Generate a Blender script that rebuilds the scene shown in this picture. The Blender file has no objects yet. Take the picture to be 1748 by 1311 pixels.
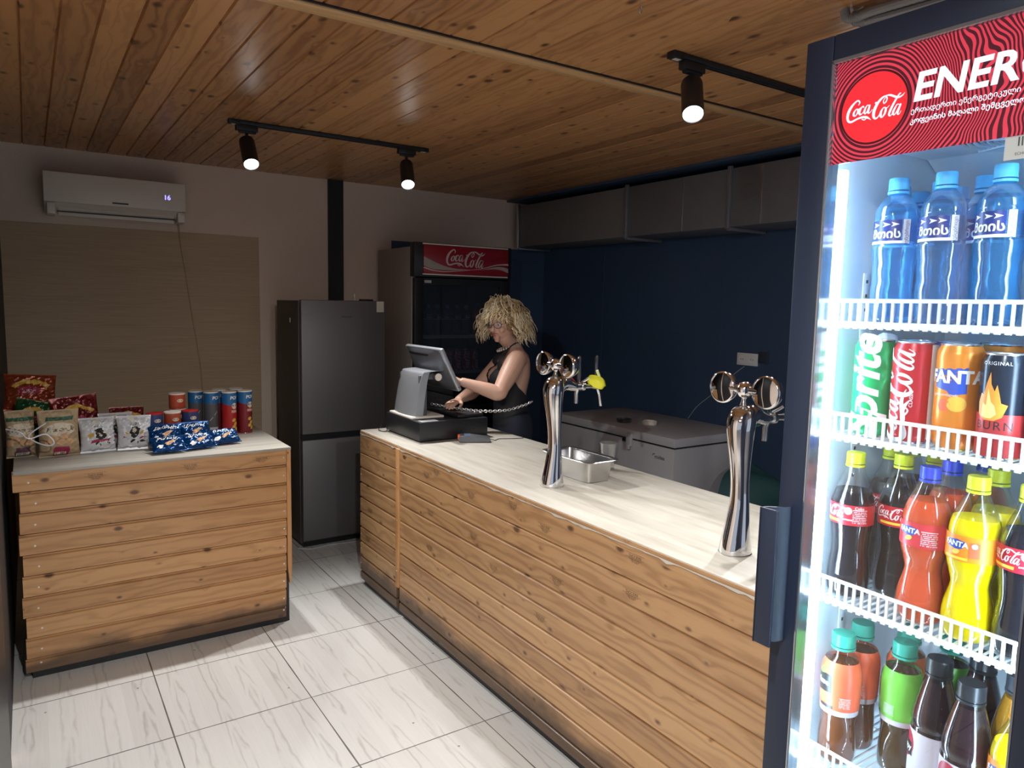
import bpy, bmesh, math, random
from mathutils import Vector, Matrix
random.seed(7)
PI = math.pi
COL = bpy.context.scene.collection
SC = bpy.context.scene

# ---------------------------------------------------------------- camera
F_PX, PITCH, ROLL, YAW, CAM_H = 1230.62, 0.110083, 0.0208768, 0.5912788, 1.65
_f = Vector((math.sin(YAW)*math.cos(PITCH), math.cos(YAW)*math.cos(PITCH), -math.sin(PITCH)))
_r = Vector((math.cos(YAW), -math.sin(YAW), 0)); _u = _r.cross(_f)
_r2 = _r*math.cos(ROLL)+_u*math.sin(ROLL); _u2 = -_r*math.sin(ROLL)+_u*math.cos(ROLL)
cam_data = bpy.data.cameras.new('camera'); cam = bpy.data.objects.new('camera', cam_data); COL.objects.link(cam)
cam_data.sensor_width = 36; cam_data.lens = F_PX*36/1748; cam_data.clip_start = 0.02
M = Matrix((( _r2.x, _u2.x, -_f.x, 0), (_r2.y, _u2.y, -_f.y, 0), (_r2.z, _u2.z, -_f.z, CAM_H), (0, 0, 0, 1)))
cam.matrix_world = M
SC.camera = cam

# ---------------------------------------------------------------- world, exposure
w = bpy.data.worlds.new('world'); SC.world = w; w.use_nodes = True
w.node_tree.nodes['Background'].inputs[0].default_value = (0.62, 0.68, 0.80, 1)
w.node_tree.nodes['Background'].inputs[1].default_value = 0.38
SC.view_settings.view_transform = 'Standard'
try: SC.view_settings.look = 'None'
except Exception: pass
SC.view_settings.gamma = 1
SC.view_settings.use_curve_mapping = False
SC.view_settings.exposure = 0.80

# ---------------------------------------------------------------- spot lamps (housings built further down) and added fill spots without housings
CEIL = 2.561
LAMPS_AND_FILL = [  # lens centre, aim direction, watts
    ((0.972, 3.850, 2.324), (-0.03, -0.62, -0.78), 60),
    ((1.845, 3.860, 2.318), (-0.21, -0.58, -0.78), 55),
    ((1.985, 1.845, 2.330), (-0.40, -0.45, -0.79), 35),
    ((2.93, 1.845, 2.330), (-0.40, -0.45, -0.79), 46),
    ((0.35, 0.45, 2.330), (0.10, 0.62, -0.77), 62),  # from here on: unseen fill spots added behind the camera for the counter fronts
    ((-0.75, 0.15, 2.330), (0.72, 0.45, -0.62), 66),
    ((0.75, -0.95, 2.330), (0.20, 0.62, -0.75), 45),
]
for (p, a, wt) in LAMPS_AND_FILL:
    ld = bpy.data.lights.new('spot_beam', 'SPOT'); lo = bpy.data.objects.new('spot_beam', ld); COL.objects.link(lo)
    ld.energy = wt; ld.color = (1.0, 0.992, 0.97); ld.spot_size = math.radians(104 if wt < 65 else 88); ld.spot_blend = 0.75; ld.shadow_soft_size = 0.022
    d = Vector(a).normalized(); lo.location = Vector(p)+d*0.03
    lo.rotation_euler = d.to_track_quat('-Z', 'Y').to_euler()

# ---------------------------------------------------------------- material helpers
def nmat(name):
    m = bpy.data.materials.new(name); m.use_nodes = True
    nt = m.node_tree; return m, nt, nt.nodes['Principled BSDF']
def mat(name, col, rough=0.5, metal=0.0, spec=0.5, emit=None, estr=0.0, noise=0.0, nscale=20, bump=0.0, bscale=60, alpha=1, coat=0, sss=0):
    m, nt, b = nmat(name)
    b.inputs['Base Color'].default_value = (*col, 1); b.inputs['Roughness'].default_value = rough
    b.inputs['Metallic'].default_value = metal; b.inputs['Specular IOR Level'].default_value = spec
    b.inputs['Coat Weight'].default_value = coat
    if sss: b.inputs['Subsurface Weight'].default_value = sss; b.inputs['Subsurface Radius'].default_value = (0.012, 0.004, 0.002)
    if emit: b.inputs['Emission Color'].default_value = (*emit, 1); b.inputs['Emission Strength'].default_value = estr
    tc = nt.nodes.new('ShaderNodeTexCoord')
    if noise:
        n = nt.nodes.new('ShaderNodeTexNoise'); n.inputs['Scale'].default_value = nscale; n.inputs['Detail'].default_value = 5
        nt.links.new(tc.outputs['Object'], n.inputs['Vector'])
        mx = nt.nodes.new('ShaderNodeMix'); mx.data_type = 'RGBA'
        mx.inputs[6].default_value = tuple(c*(1-noise) for c in col)+(1,); mx.inputs[7].default_value = tuple(min(1, c*(1+noise)) for c in col)+(1,)
        nt.links.new(n.outputs['Fac'], mx.inputs[0]); nt.links.new(mx.outputs[2], b.inputs['Base Color'])
    if bump:
        n = nt.nodes.new('ShaderNodeTexNoise'); n.inputs['Scale'].default_value = bscale; n.inputs['Detail'].default_value = 4
        nt.links.new(tc.outputs['Object'], n.inputs['Vector'])
        bp = nt.nodes.new('ShaderNodeBump'); bp.inputs['Strength'].default_value = bump; bp.inputs['Distance'].default_value = 0.01
        nt.links.new(n.outputs['Fac'], bp.inputs['Height']); nt.links.new(bp.outputs['Normal'], b.inputs['Normal'])
    return m
class NT:
    """tiny expression helper around a node tree"""
    def __init__(s, nt): s.nt = nt
    def _in(s, sock, v):
        if isinstance(v, (int, float)): sock.default_value = v
        elif isinstance(v, tuple): sock.default_value = v
        else: s.nt.links.new(v, sock)
    def m(s, op, a, b=0.0, c=None, clamp=False):
        n = s.nt.nodes.new('ShaderNodeMath'); n.operation = op; n.use_clamp = clamp
        s._in(n.inputs[0], a); s._in(n.inputs[1], b)
        if c is not None: s._in(n.inputs[2], c)
        return n.outputs[0]
    def xyz(s, x, y, z):
        n = s.nt.nodes.new('ShaderNodeCombineXYZ'); s._in(n.inputs[0], x); s._in(n.inputs[1], y); s._in(n.inputs[2], z); return n.outputs[0]
    def sep(s, v):
        n = s.nt.nodes.new('ShaderNodeSeparateXYZ'); s.nt.links.new(v, n.inputs[0]); return n.outputs
    def obj(s): return s.nt.nodes.new('ShaderNodeTexCoord').outputs['Object']
    def noise(s, v, scale=1, detail=3, rough=0.5, dist=0.0):
        n = s.nt.nodes.new('ShaderNodeTexNoise'); s._in(n.inputs['Vector'], v); n.inputs['Scale'].default_value = scale
        n.inputs['Detail'].default_value = detail; n.inputs['Roughness'].default_value = rough; n.inputs['Distortion'].default_value = dist
        return n.outputs['Fac']
    def white(s, v, out=0):
        n = s.nt.nodes.new('ShaderNodeTexWhiteNoise'); n.noise_dimensions = '3D'; s._in(n.inputs['Vector'], v); return n.outputs[out]
    def voro(s, v, scale=1, rnd=1.0):
        n = s.nt.nodes.new('ShaderNodeTexVoronoi'); n.voronoi_dimensions = '2D'; s._in(n.inputs['Vector'], v); n.inputs['Scale'].default_value = scale
        n.inputs['Randomness'].default_value = rnd; return n.outputs['Distance'], n.outputs['Color']
    def ramp(s, f, stops):
        n = s.nt.nodes.new('ShaderNodeValToRGB'); s._in(n.inputs[0], f); e = n.color_ramp.elements
        while len(e) < len(stops): e.new(0.5)
        for i, (p, c) in enumerate(stops): e[i].position = p; e[i].color = (*c, 1)
        return n.outputs[0]
    def mix(s, f, a, b, mode='MIX'):
        n = s.nt.nodes.new('ShaderNodeMix'); n.data_type = 'RGBA'; n.blend_type = mode
        s._in(n.inputs[0], f); s._in(n.inputs[6], a); s._in(n.inputs[7], b); return n.outputs[2]
    def sstep(s, v, a, b):
        n = s.nt.nodes.new('ShaderNodeMapRange'); n.interpolation_type = 'SMOOTHSTEP'; s._in(n.inputs[0], v)
        n.inputs[1].default_value = a; n.inputs[2].default_value = b; return n.outputs[0]
    def bump(s, h, strength=0.3, dist=0.005):
        n = s.nt.nodes.new('ShaderNodeBump'); n.inputs['Strength'].default_value = strength; n.inputs['Distance'].default_value = dist
        s._in(n.inputs['Height'], h); return n.outputs['Normal']

def wood(name, along, across, width, off, light, dark, knotc=(0.10, 0.04, 0.02), rough=0.45, var=0.5, dirt=None, scale=1.0, knots=0.055, coat=0.0, ring=1.0):
    """boards running along one axis, counted along another; each board gets its own tone and grain"""
    m, nt, b = nmat(name); n = NT(nt); o = n.sep(n.obj())
    L = o['XYZ'.index(along)]; A = o['XYZ'.index(across)]
    q = n.m('DIVIDE', n.m('SUBTRACT', A, off), width); idx = n.m('FLOOR', q)
    rnd = n.white(n.xyz(idx, 3.3, 1.7)); rnd2 = n.white(n.xyz(idx, 9.1, 4.2))
    Ls = n.m('ADD', L, n.m('MULTIPLY', rnd, 13.0))
    base = n.xyz(n.m('MULTIPLY', Ls, 1.3), n.m('MULTIPLY', A, 9.0), idx)
    warp = n.noise(base, 1.6*scale, 3)
    kd, kc = n.voro(n.xyz(n.m('MULTIPLY', Ls, 5.0), n.m('ADD', n.m('MULTIPLY', A, 8.5), n.m('MULTIPLY', idx, 7.31)), 0), 1.0, 1.0)
    kwarp = n.m('DIVIDE', 0.05, n.m('ADD', kd, 0.10))
    ringv = n.m('ADD', n.m('MULTIPLY', A, 42.0*ring), n.m('ADD', n.m('MULTIPLY', warp, 7.0), n.m('MULTIPLY', kwarp, 5.0)))
    rings = n.m('ADD', n.m('MULTIPLY', n.m('SINE', n.m('MULTIPLY', ringv, 3.2)), 0.5), 0.5)
    fine = n.noise(n.xyz(n.m('MULTIPLY', Ls, 6), n.m('MULTIPLY', A, 240), idx), 1.0, 4)
    g = n.m('ADD', n.m('MULTIPLY', n.m('POWER', rings, 2.0), 0.38), n.m('ADD', n.m('MULTIPLY', fine, 0.30), n.m('MULTIPLY', n.m('SUBTRACT', rnd2, 0.5), var)), clamp=True)
    col = n.ramp(g, [(0.05, light), (0.95, dark)])
    kdw = n.m('ADD', kd, n.m('MULTIPLY', n.sep(kc)[1], knots*1.1)); kmask = n.m('SUBTRACT', 1.0, n.sstep(kdw, knots*0.55, knots*1.6))
    ksel = n.m('GREATER_THAN', n.sep(kc)[0], 0.30)
    km = n.m('MULTIPLY', kmask, n.m('MULTIPLY', ksel, 0.85))
    col = n.mix(km, col, (*knotc, 1))
    if dirt:   # grime kicked up from the floor, shaped by noise
        z = o[2]; dn = n.noise(n.obj(), 5.0, 5)
        dm = n.m('MULTIPLY', n.m('SUBTRACT', 1.0, n.sstep(n.m('SUBTRACT', z, n.m('MULTIPLY', dn, dirt)), -0.01, dirt*0.45)), 0.8)
        col = n.mix(dm, col, (0.05, 0.035, 0.03, 1))
    nt.links.new(col, b.inputs['Base Color']); b.inputs['Roughness'].default_value = rough; b.inputs['Coat Weight'].default_value = coat; b.inputs['Coat Roughness'].default_value = 0.25
    nt.links.new(n.bump(n.m('ADD', n.m('MULTIPLY', rings, -0.4), n.m('MULTIPLY', fine, 0.5)), 0.12, 0.004), b.inputs['Normal'])
    return m
def clear(name, tint=(1, 1, 1), glossy=0.08, rough=0.03, haze=0.0, hazecol=(1, 1, 1), edge=0.5, refr=0.0, ior=1.33):
    """thin clear plastic or glass: tinted see-through with a fresnel sheen"""
    m = bpy.data.materials.new(name); m.use_nodes = True; nt = m.node_tree
    for x in list(nt.nodes):
        if x.type != 'OUTPUT_MATERIAL': nt.nodes.remove(x)
    out = [x for x in nt.nodes if x.type == 'OUTPUT_MATERIAL'][0]
    tr = nt.nodes.new('ShaderNodeBsdfTransparent'); tr.inputs[0].default_value = (*tint, 1)
    gl = nt.nodes.new('ShaderNodeBsdfGlossy'); gl.inputs['Roughness'].default_value = rough
    lw = nt.nodes.new('ShaderNodeLayerWeight'); lw.inputs[0].default_value = 0.35
    mp = nt.nodes.new('ShaderNodeMath'); mp.operation = 'MULTIPLY_ADD'; mp.inputs[1].default_value = edge; mp.inputs[2].default_value = glossy; mp.use_clamp = True
    nt.links.new(lw.outputs['Facing'], mp.inputs[0])
    base = tr.outputs[0]
    if refr:
        rf = nt.nodes.new('ShaderNodeBsdfRefraction'); rf.inputs['Color'].default_value = (*tint, 1); rf.inputs['IOR'].default_value = ior; rf.inputs['Roughness'].default_value = 0.02
        ms = nt.nodes.new('ShaderNodeMixShader'); ms.inputs[0].default_value = refr; nt.links.new(base, ms.inputs[1]); nt.links.new(rf.outputs[0], ms.inputs[2]); base = ms.outputs[0]
    if haze:
        df = nt.nodes.new('ShaderNodeBsdfDiffuse'); df.inputs[0].default_value = (*hazecol, 1)
        tl = nt.nodes.new('ShaderNodeBsdfTranslucent'); tl.inputs[0].default_value = (*hazecol, 1)
        m1 = nt.nodes.new('ShaderNodeMixShader'); nt.links.new(df.outputs[0], m1.inputs[1]); nt.links.new(tl.outputs[0], m1.inputs[2])
        ms = nt.nodes.new('ShaderNodeMixShader'); ms.inputs[0].default_value = haze; nt.links.new(base, ms.inputs[1]); nt.links.new(m1.outputs[0], ms.inputs[2]); base = ms.outputs[0]
    mx = nt.nodes.new('ShaderNodeMixShader'); nt.links.new(mp.outputs[0], mx.inputs[0]); nt.links.new(base, mx.inputs[1]); nt.links.new(gl.outputs[0], mx.inputs[2])
    nt.links.new(mx.outputs[0], out.inputs[0])
    return m

# ---------------------------------------------------------------- geometry helpers
class MB:
    def __init__(s): s.bm = bmesh.new()
    def faces(s, vs, fs):
        v = [s.bm.verts.new(p) for p in vs]
        for f in fs:
            try: s.bm.faces.new([v[i] for i in f])
            except ValueError: pass
        return s
    def box(s, x0, y0, z0, x1, y1, z1, b=0.0, seg=2, M=None):
        x0, x1 = min(x0, x1), max(x0, x1); y0, y1 = min(y0, y1), max(y0, y1); z0, z1 = min(z0, z1), max(z0, z1)
        t = bmesh.new()
        v = [t.verts.new(p) for p in [(x0, y0, z0), (x1, y0, z0), (x1, y1, z0), (x0, y1, z0), (x0, y0, z1), (x1, y0, z1), (x1, y1, z1), (x0, y1, z1)]]
        for f in [(0, 3, 2, 1), (4, 5, 6, 7), (0, 1, 5, 4), (1, 2, 6, 5), (2, 3, 7, 6), (3, 0, 4, 7)]: t.faces.new([v[i] for i in f])
        if b > 0: bmesh.ops.bevel(t, geom=list(t.edges), offset=min(b, (x1-x0)*.49, (y1-y0)*.49, (z1-z0)*.49), segments=seg, profile=0.5, affect='EDGES')
        s._merge(t, M); return s
    def _merge(s, t, M=None):
        if M is not None: bmesh.ops.transform(t, matrix=M, verts=list(t.verts))
        mp = {}
        for v in t.verts: mp[v] = s.bm.verts.new(v.co)
        for f in t.faces:
            try: s.bm.faces.new([mp[v] for v in f.verts])
            except ValueError: pass
        t.free()
    def lathe(s, prof, n=28, c=(0, 0, 0), M=None, fn=None, cap=True):
        t = bmesh.new(); rings = []
        for (r, z) in prof:
            if r < 1e-6: rings.append([t.verts.new((0, 0, z))]); continue
            ring = []
            for i in range(n):
                a = 2*PI*i/n; rr = fn(r, a, z) if fn else r
                ring.append(t.verts.new((rr*math.sin(a), -rr*math.cos(a), z)))
            rings.append(ring)
        for a, b in zip(rings[:-1], rings[1:]):
            if len(a) == 1 and len(b) == 1: continue
            for i in range(n):
                j = (i+1) % n
                if len(a) == 1: t.faces.new([a[0], b[j], b[i]])
                elif len(b) == 1: t.faces.new([a[i], a[j], b[0]])
                else: t.faces.new([a[i], a[j], b[j], b[i]])
        if cap:
            if len(rings[0]) > 1: t.faces.new(rings[0][::-1])
            if len(rings[-1]) > 1: t.faces.new(rings[-1])
        bmesh.ops.recalc_face_normals(t, faces=list(t.faces))
        MM = Matrix.Translation(c)
        s._merge(t, MM @ M if M is not None else MM); return s
    def tube(s, pts, r, n=8, closed=False, squash=None):
        pts = [Vector(p) for p in pts]; N = len(pts); t = bmesh.new(); rings = []; up = None
        for i, p in enumerate(pts):
            a = pts[(i-1) % N] if (closed or i > 0) else p; b = pts[(i+1) % N] if (closed or i < N-1) else p
            d = (b-a)
            if d.length < 1e-9: d = Vector((0, 0, 1))
            d.normalize()
            if up is None: up = Vector((0, 0, 1)) if abs(d.z) < 0.9 else Vector((1, 0, 0))
            x = d.cross(up)
            if x.length < 1e-6: x = d.orthogonal()
            x.normalize(); y = x.cross(d).normalized(); up = y
            rr = r[i] if isinstance(r, (list, tuple)) else r
            sq = squash if squash else 1
            rings.append([t.verts.new(p+x*rr*math.cos(2*PI*k/n)+y*rr*sq*math.sin(2*PI*k/n)) for k in range(n)])
        rng = range(N if closed else N-1)
        for i in rng:
            a, b = rings[i], rings[(i+1) % N]
            for k in range(n):
                t.faces.new([a[k], a[(k+1) % n], b[(k+1) % n], b[k]])
        if not closed: t.faces.new(rings[0][::-1]); t.faces.new(rings[-1])
        bmesh.ops.recalc_face_normals(t, faces=list(t.faces))
        s._merge(t); return s
    def prism(s, poly, h, o=(0, 0, 0), u=(1, 0, 0), v=(0, 0, 1), d=(0, 1, 0)):
        """polygon in the u,v plane, extruded by h along d"""
        o, u, v, d = Vector(o), Vector(u), Vector(v), Vector(d); t = bmesh.new()
        a = [t.verts.new(o+u*p[0]+v*p[1]) for p in poly]; b = [t.verts.new(o+u*p[0]+v*p[1]+d*h) for p in poly]; n = len(poly)
        t.faces.new(a); t.faces.new(b[::-1])
        for i in range(n): t.faces.new([a[i], b[i], b[(i+1) % n], a[(i+1) % n]])
        bmesh.ops.recalc_face_normals(t, faces=list(t.faces)); s._merge(t); return s
    def grid(s, fn, nu, nv, wrap=False):
        vs = [[s.bm.verts.new(fn(i/nu, j/nv)) for j in range(nv+1)] for i in range(nu if wrap else nu+1)]
        for i in range(nu):
            for j in range(nv):
                a = vs[i]; b = vs[(i+1) % len(vs)] if wrap else vs[i+1]
                try: s.bm.faces.new([a[j], b[j], b[j+1], a[j+1]])
                except ValueError: pass
        return s
    def build(s, name, m, parent=None, smooth=35, kind=None, label=None, world=True):
        me = bpy.data.meshes.new(name); s.bm.to_mesh(me); s.bm.free()
        me.materials.append(m)
        if smooth:
            for p in me.polygons: p.use_smooth = True
            try: me.set_sharp_from_angle(angle=math.radians(smooth))
            except Exception: pass
        o = bpy.data.objects.new(name, me); COL.objects.link(o)
        if parent is not None:
            o.parent = parent
            if world:                      # geometry was given in room coordinates: move it to the thing's own frame
                L = Vector((0, 0, 0)); q = parent
                while q is not None: L += q.location; q = q.parent
                me.transform(Matrix.Translation(-L))
        if kind: o['kind'] = kind
        if label: o['label'] = label
        return o
def L(mb, name, m, parent, **k): return mb.build(name, m, parent, world=False, **k)   # geometry given in the thing's own frame
def thing(name, label, cat, loc=(0, 0, 0), rz=0.0, group=None):
    o = bpy.data.objects.new(name, None); COL.objects.link(o); o.empty_display_size = 0.05
    o.location = loc; o.rotation_euler = (0, 0, rz); o['label'] = label; o['category'] = cat
    if group: o['group'] = group
    return o
def tag(o, label, cat, group=None):
    o['label'] = label; o['category'] = cat
    if group: o['group'] = group
    return o
def dup(root, loc, rz=0.0, label=None, group=None, rot=None):
    r = root.copy(); COL.objects.link(r); r.location = loc; r.rotation_euler = rot if rot else (0, 0, rz)
    if label: r['label'] = label
    if group: r['group'] = group
    for ch in [c for c in bpy.data.objects if c.parent == root]:
        c = ch.copy(); COL.objects.link(c); c.parent = r
        for g in [x for x in bpy.data.objects if x.parent == ch]:
            d = g.copy(); COL.objects.link(d); d.parent = c
    return r
def catmull(pts, n=6, closed=False):
    P = [tuple(p) for p in pts]; out = []; N = len(P)
    for i in range(N if closed else N-1):
        p0 = P[(i-1) % N] if (closed or i > 0) else P[i]; p1 = P[i]; p2 = P[(i+1) % N]; p3 = P[(i+2) % N] if (closed or i+2 < N) else P[(i+1) % N]
        for k in range(n):
            t = k/n
            out.append(tuple(0.5*((2*b)+(-a+c)*t+(2*a-5*b+4*c-d)*t*t+(-a+3*b-3*c+d)*t**3) for a, b, c, d in zip(p0, p1, p2, p3)))
    if not closed: out.append(P[-1])
    return out
# ---- flat drawings (lettering, emblems) as (verts2d, faces), laid onto a surface by a mapping function
_tc = {}
def text2d(s, size=1.0, bold=0.0, shear=0.0, sx=1.0, align='CENTER', sp=1.0):
    key = (s, bold, shear, sp, align)
    if key not in _tc:
        c = bpy.data.curves.new('t', 'FONT'); c.body = s; c.size = 1.0; c.offset = bold; c.shear = shear; c.align_x = align; c.align_y = 'CENTER'; c.resolution_u = 3; c.space_character = sp
        o = bpy.data.objects.new('t', c); COL.objects.link(o)
        bpy.context.view_layer.update()
        me = bpy.data.meshes.new_from_object(o.evaluated_get(bpy.context.evaluated_depsgraph_get()))
        _tc[key] = ([(v.co.x, v.co.y) for v in me.vertices], [tuple(p.vertices) for p in me.polygons])
        bpy.data.objects.remove(o); bpy.data.curves.remove(c); bpy.data.meshes.remove(me)
    v, f = _tc[key]
    return [(x*size*sx, y*size) for x, y in v], f
def ribbon(pts, n=6, closed=False, taper=False):
    """stroke given as (x, y, width)"""
    P = catmull(pts, n, closed); vs = []; fs = []; N = len(P)
    for i in range(N):
        a = P[(i-1) % N] if (closed or i) else P[i]; b = P[(i+1) % N] if (closed or i < N-1) else P[i]
        dx, dy = b[0]-a[0], b[1]-a[1]; l = math.hypot(dx, dy) or 1; nx, ny = -dy/l, dx/l; w = max(P[i][2], 0)/2
        vs += [(P[i][0]+nx*w, P[i][1]+ny*w), (P[i][0]-nx*w, P[i][1]-ny*w)]
    for i in range(N if closed else N-1):
        j = (i+1) % N; fs.append((2*i, 2*i+1, 2*j+1, 2*j))
    return vs, fs
def merge2d(*parts):
    vs = []; fs = []
    for v, f in parts:
        k = len(vs); vs += v; fs += [tuple(i+k for i in x) for x in f]
    return vs, fs
def tf2(d, s=1.0, dx=0.0, dy=0.0, rot=0.0, sx=1.0):
    c, q = math.cos(rot), math.sin(rot)
    return [((x*sx*c-y*q)*s+dx, (x*sx*q+y*c)*s+dy) for x, y in d[0]], d[1]
def ell2(cx, cy, rx, ry, n=20, rot=0.0, a0=0, a1=2*PI):
    c, q = math.cos(rot), math.sin(rot)
    v = [(cx, cy)]+[(cx+c*rx*math.cos(a0+(a1-a0)*i/n)-q*ry*math.sin(a0+(a1-a0)*i/n), cy+q*rx*math.cos(a0+(a1-a0)*i/n)+c*ry*math.sin(a0+(a1-a0)*i/n)) for i in range(n+1)]
    return v, [(0, i+1, i+2) for i in range(n)]
def rect2(x0, y0, x1, y1, nx=1, ny=1):
    v = [(x0+(x1-x0)*i/nx, y0+(y1-y0)*j/ny) for i in range(nx+1) for j in range(ny+1)]
    return v, [(i*(ny+1)+j, (i+1)*(ny+1)+j, (i+1)*(ny+1)+j+1, i*(ny+1)+j+1) for i in range(nx) for j in range(ny)]
def poly2(p):
    cx = sum(a[0] for a in p)/len(p); cy = sum(a[1] for a in p)/len(p)
    return [(cx, cy)]+list(p), [(0, i+1, (i+1) % len(p)+1) for i in range(len(p))]
def band2(top, bot):
    n = len(top); return list(top)+list(bot), [(i, i+1, n+i+1, n+i) for i in range(n-1)]
def lay(d, fn): return MB().faces([fn(x, y) for x, y in d[0]], d[1])
def onplane(o, u, v):
    o, u, v = Vector(o), Vector(u), Vector(v); return lambda x, y: o+u*x+v*y
def oncyl(r, z0=0.0, th=0.0, rf=None):
    def f(x, y):
        rr = (rf(z0+y) if rf else r); a = th+x/r
        return Vector((rr*math.sin(a), -rr*math.cos(a), z0+y))
    return f
# script logotype drawn stroke by stroke, unit width
def script_logo():
    S = [
     [(640,300,6),(655,268,16),(632,240,16),(590,256,20),(540,305,30),(505,370,34),(497,440,30),(522,488,24),(565,495,22),(630,474,20),(700,464,22),(755,474,26),(790,492,16),(828,522,2)],
     [(640,352,8),(615,345,10),(585,380,22),(582,415,24),(605,430,10),(635,395,20),(638,360,22),(625,345,8),(650,350,7),(672,335,6)],
     [(716,345,16),(706,325,10),(680,345,18),(660,390,26),(670,425,18),(700,415,8),(722,388,6)],
     [(790,335,8),(765,325,10),(738,360,20),(728,405,24),(745,428,12),(770,395,12),(798,325,14),(786,380,22),(782,425,18),(805,425,8),(835,390,5)],
     [(700,486,12),(735,505,10),(760,486,8)],
     [(985,355,6),(1012,330,14),(1022,290,14),(1000,262,16),(955,275,22),(900,330,30),(862,410,36),(858,480,30),(885,516,20),(925,495,12),(950,440,6)],
     [(968,268,4),(1010,256,10),(1062,262,20),(1120,292,22),(1170,312,20),(1215,298,14),(1246,268,2)],
     [(985,350,12),(975,320,10),(990,290,8),(1012,280,6)],
     [(1010,405,8),(985,400,10),(955,445,24),(955,500,26),(975,515,12),(1005,475,22),(1015,420,22),(1000,400,8),(1030,410,7),(1060,385,5)],
     [(1198,268,8),(1175,275,16),(1120,360,22),(1076,450,26),(1062,500,22),(1080,520,10),(1110,490,5)],
     [(1190,405,8),(1160,395,10),(1130,440,20),(1112,490,24),(1128,518,12),(1160,480,12),(1205,395,14),(1182,460,22),(1172,512,18),(1192,518,8),(1215,480,4)],
    ]
    out = [ribbon([((x-480)/765, (400-y)/765, w*1.15/765) for x, y, w in s], 5) for s in S]
    out.append(ell2((878-480)/765, (400-320)/765, .018, .018, 10))
    return tf2(merge2d(*out), dx=-0.5)
LOGO = script_logo()
def wavy_word(x0, x1, y, h, seed=0):
    r = random.Random(seed); n = int((x1-x0)/(h*0.7)); parts = []
    for i in range(n):
        x = x0+(x1-x0)*i/n
        if r.random() < .14: continue
        parts.append(rect2(x, y-h*(.3+.2*r.random()), x+h*.45, y+h*(.3+.2*r.random())))
    return merge2d(*parts) if parts else rect2(x0, y, x1, y+h)
def dense(d, k=2):     # subdivide so that a flat drawing follows the puffed surface
    bm = bmesh.new(); V = [bm.verts.new((x, y, 0)) for x, y in d[0]]
    for f in d[1]:
        try: bm.faces.new([V[i] for i in f])
        except ValueError: pass
    for _ in range(k): bmesh.ops.subdivide_edges(bm, edges=[e for e in bm.edges if e.calc_length() > .006], cuts=1, use_grid_fill=True)
    bm.verts.index_update(); out = ([(v.co.x, v.co.y) for v in bm.verts], [tuple(v.index for v in f.verts) for f in bm.faces]); bm.free(); return out
# ================================================================ materials
W_CEIL = wood('pine_ceiling', 'Y', 'X', 0.112, 0.016, (0.56, 0.285, 0.115), (0.25, 0.105, 0.04), (0.075, 0.028, 0.012), 0.36, 0.75, knots=0.125, coat=0.1)
W_BATTEN = wood('pine_batten', 'X', 'Y', 0.2, 0, (0.62, 0.38, 0.18), (0.42, 0.22, 0.09), rough=0.5, knots=0.03)
W_LC = wood('pine_cladding', 'X', 'Z', 0.0915, 0, (0.58, 0.32, 0.14), (0.34, 0.16, 0.06), (0.08, 0.03, 0.014), 0.42, 0.5, dirt=0.15, knots=0.085, coat=0.1)
W_BAR = wood('pine_cladding_long', 'Y', 'Z', 0.0877, 0, (0.53, 0.315, 0.15), (0.27, 0.135, 0.06), (0.07, 0.028, 0.012), 0.42, 0.55, dirt=0.20, knots=0.10, coat=0.1)
W_POST = wood('pine_post', 'Z', 'X', 0.3, 0, (0.60, 0.32, 0.13), (0.40, 0.19, 0.07), rough=0.45, knots=0.03)
def pale_top(name, along, q=1.0):
    m, nt, b = nmat(name); n = NT(nt); o = n.sep(n.obj()); Lx = o['XYZ'.index(along)]; A = o['XYZ'.index('X' if along == 'Y' else 'Y')]
    g = n.noise(n.xyz(n.m('MULTIPLY', Lx, 3), n.m('MULTIPLY', A, 30), 0), 1.0, 5, 0.55); g2 = n.noise(n.xyz(n.m('MULTIPLY', Lx, 2.2), n.m('MULTIPLY', A, 9), 4), 1.0, 3)
    col = n.ramp(n.m('ADD', n.m('MULTIPLY', g, .6), n.m('MULTIPLY', g2, .4)), [(0.30, (0.41*q, 0.375*q, 0.315*q)), (0.5, (0.54*q, 0.505*q, 0.44*q)), (0.7, (0.63*q, 0.60*q, 0.54*q))])
    nt.links.new(col, b.inputs['Base Color']); b.inputs['Roughness'].default_value = 0.38; b.inputs['Coat Weight'].default_value = 0.15
    return m
TOP_Y = pale_top('pale_laminate_long', 'Y'); TOP_X = pale_top('pale_laminate', 'X', 0.70)
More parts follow.
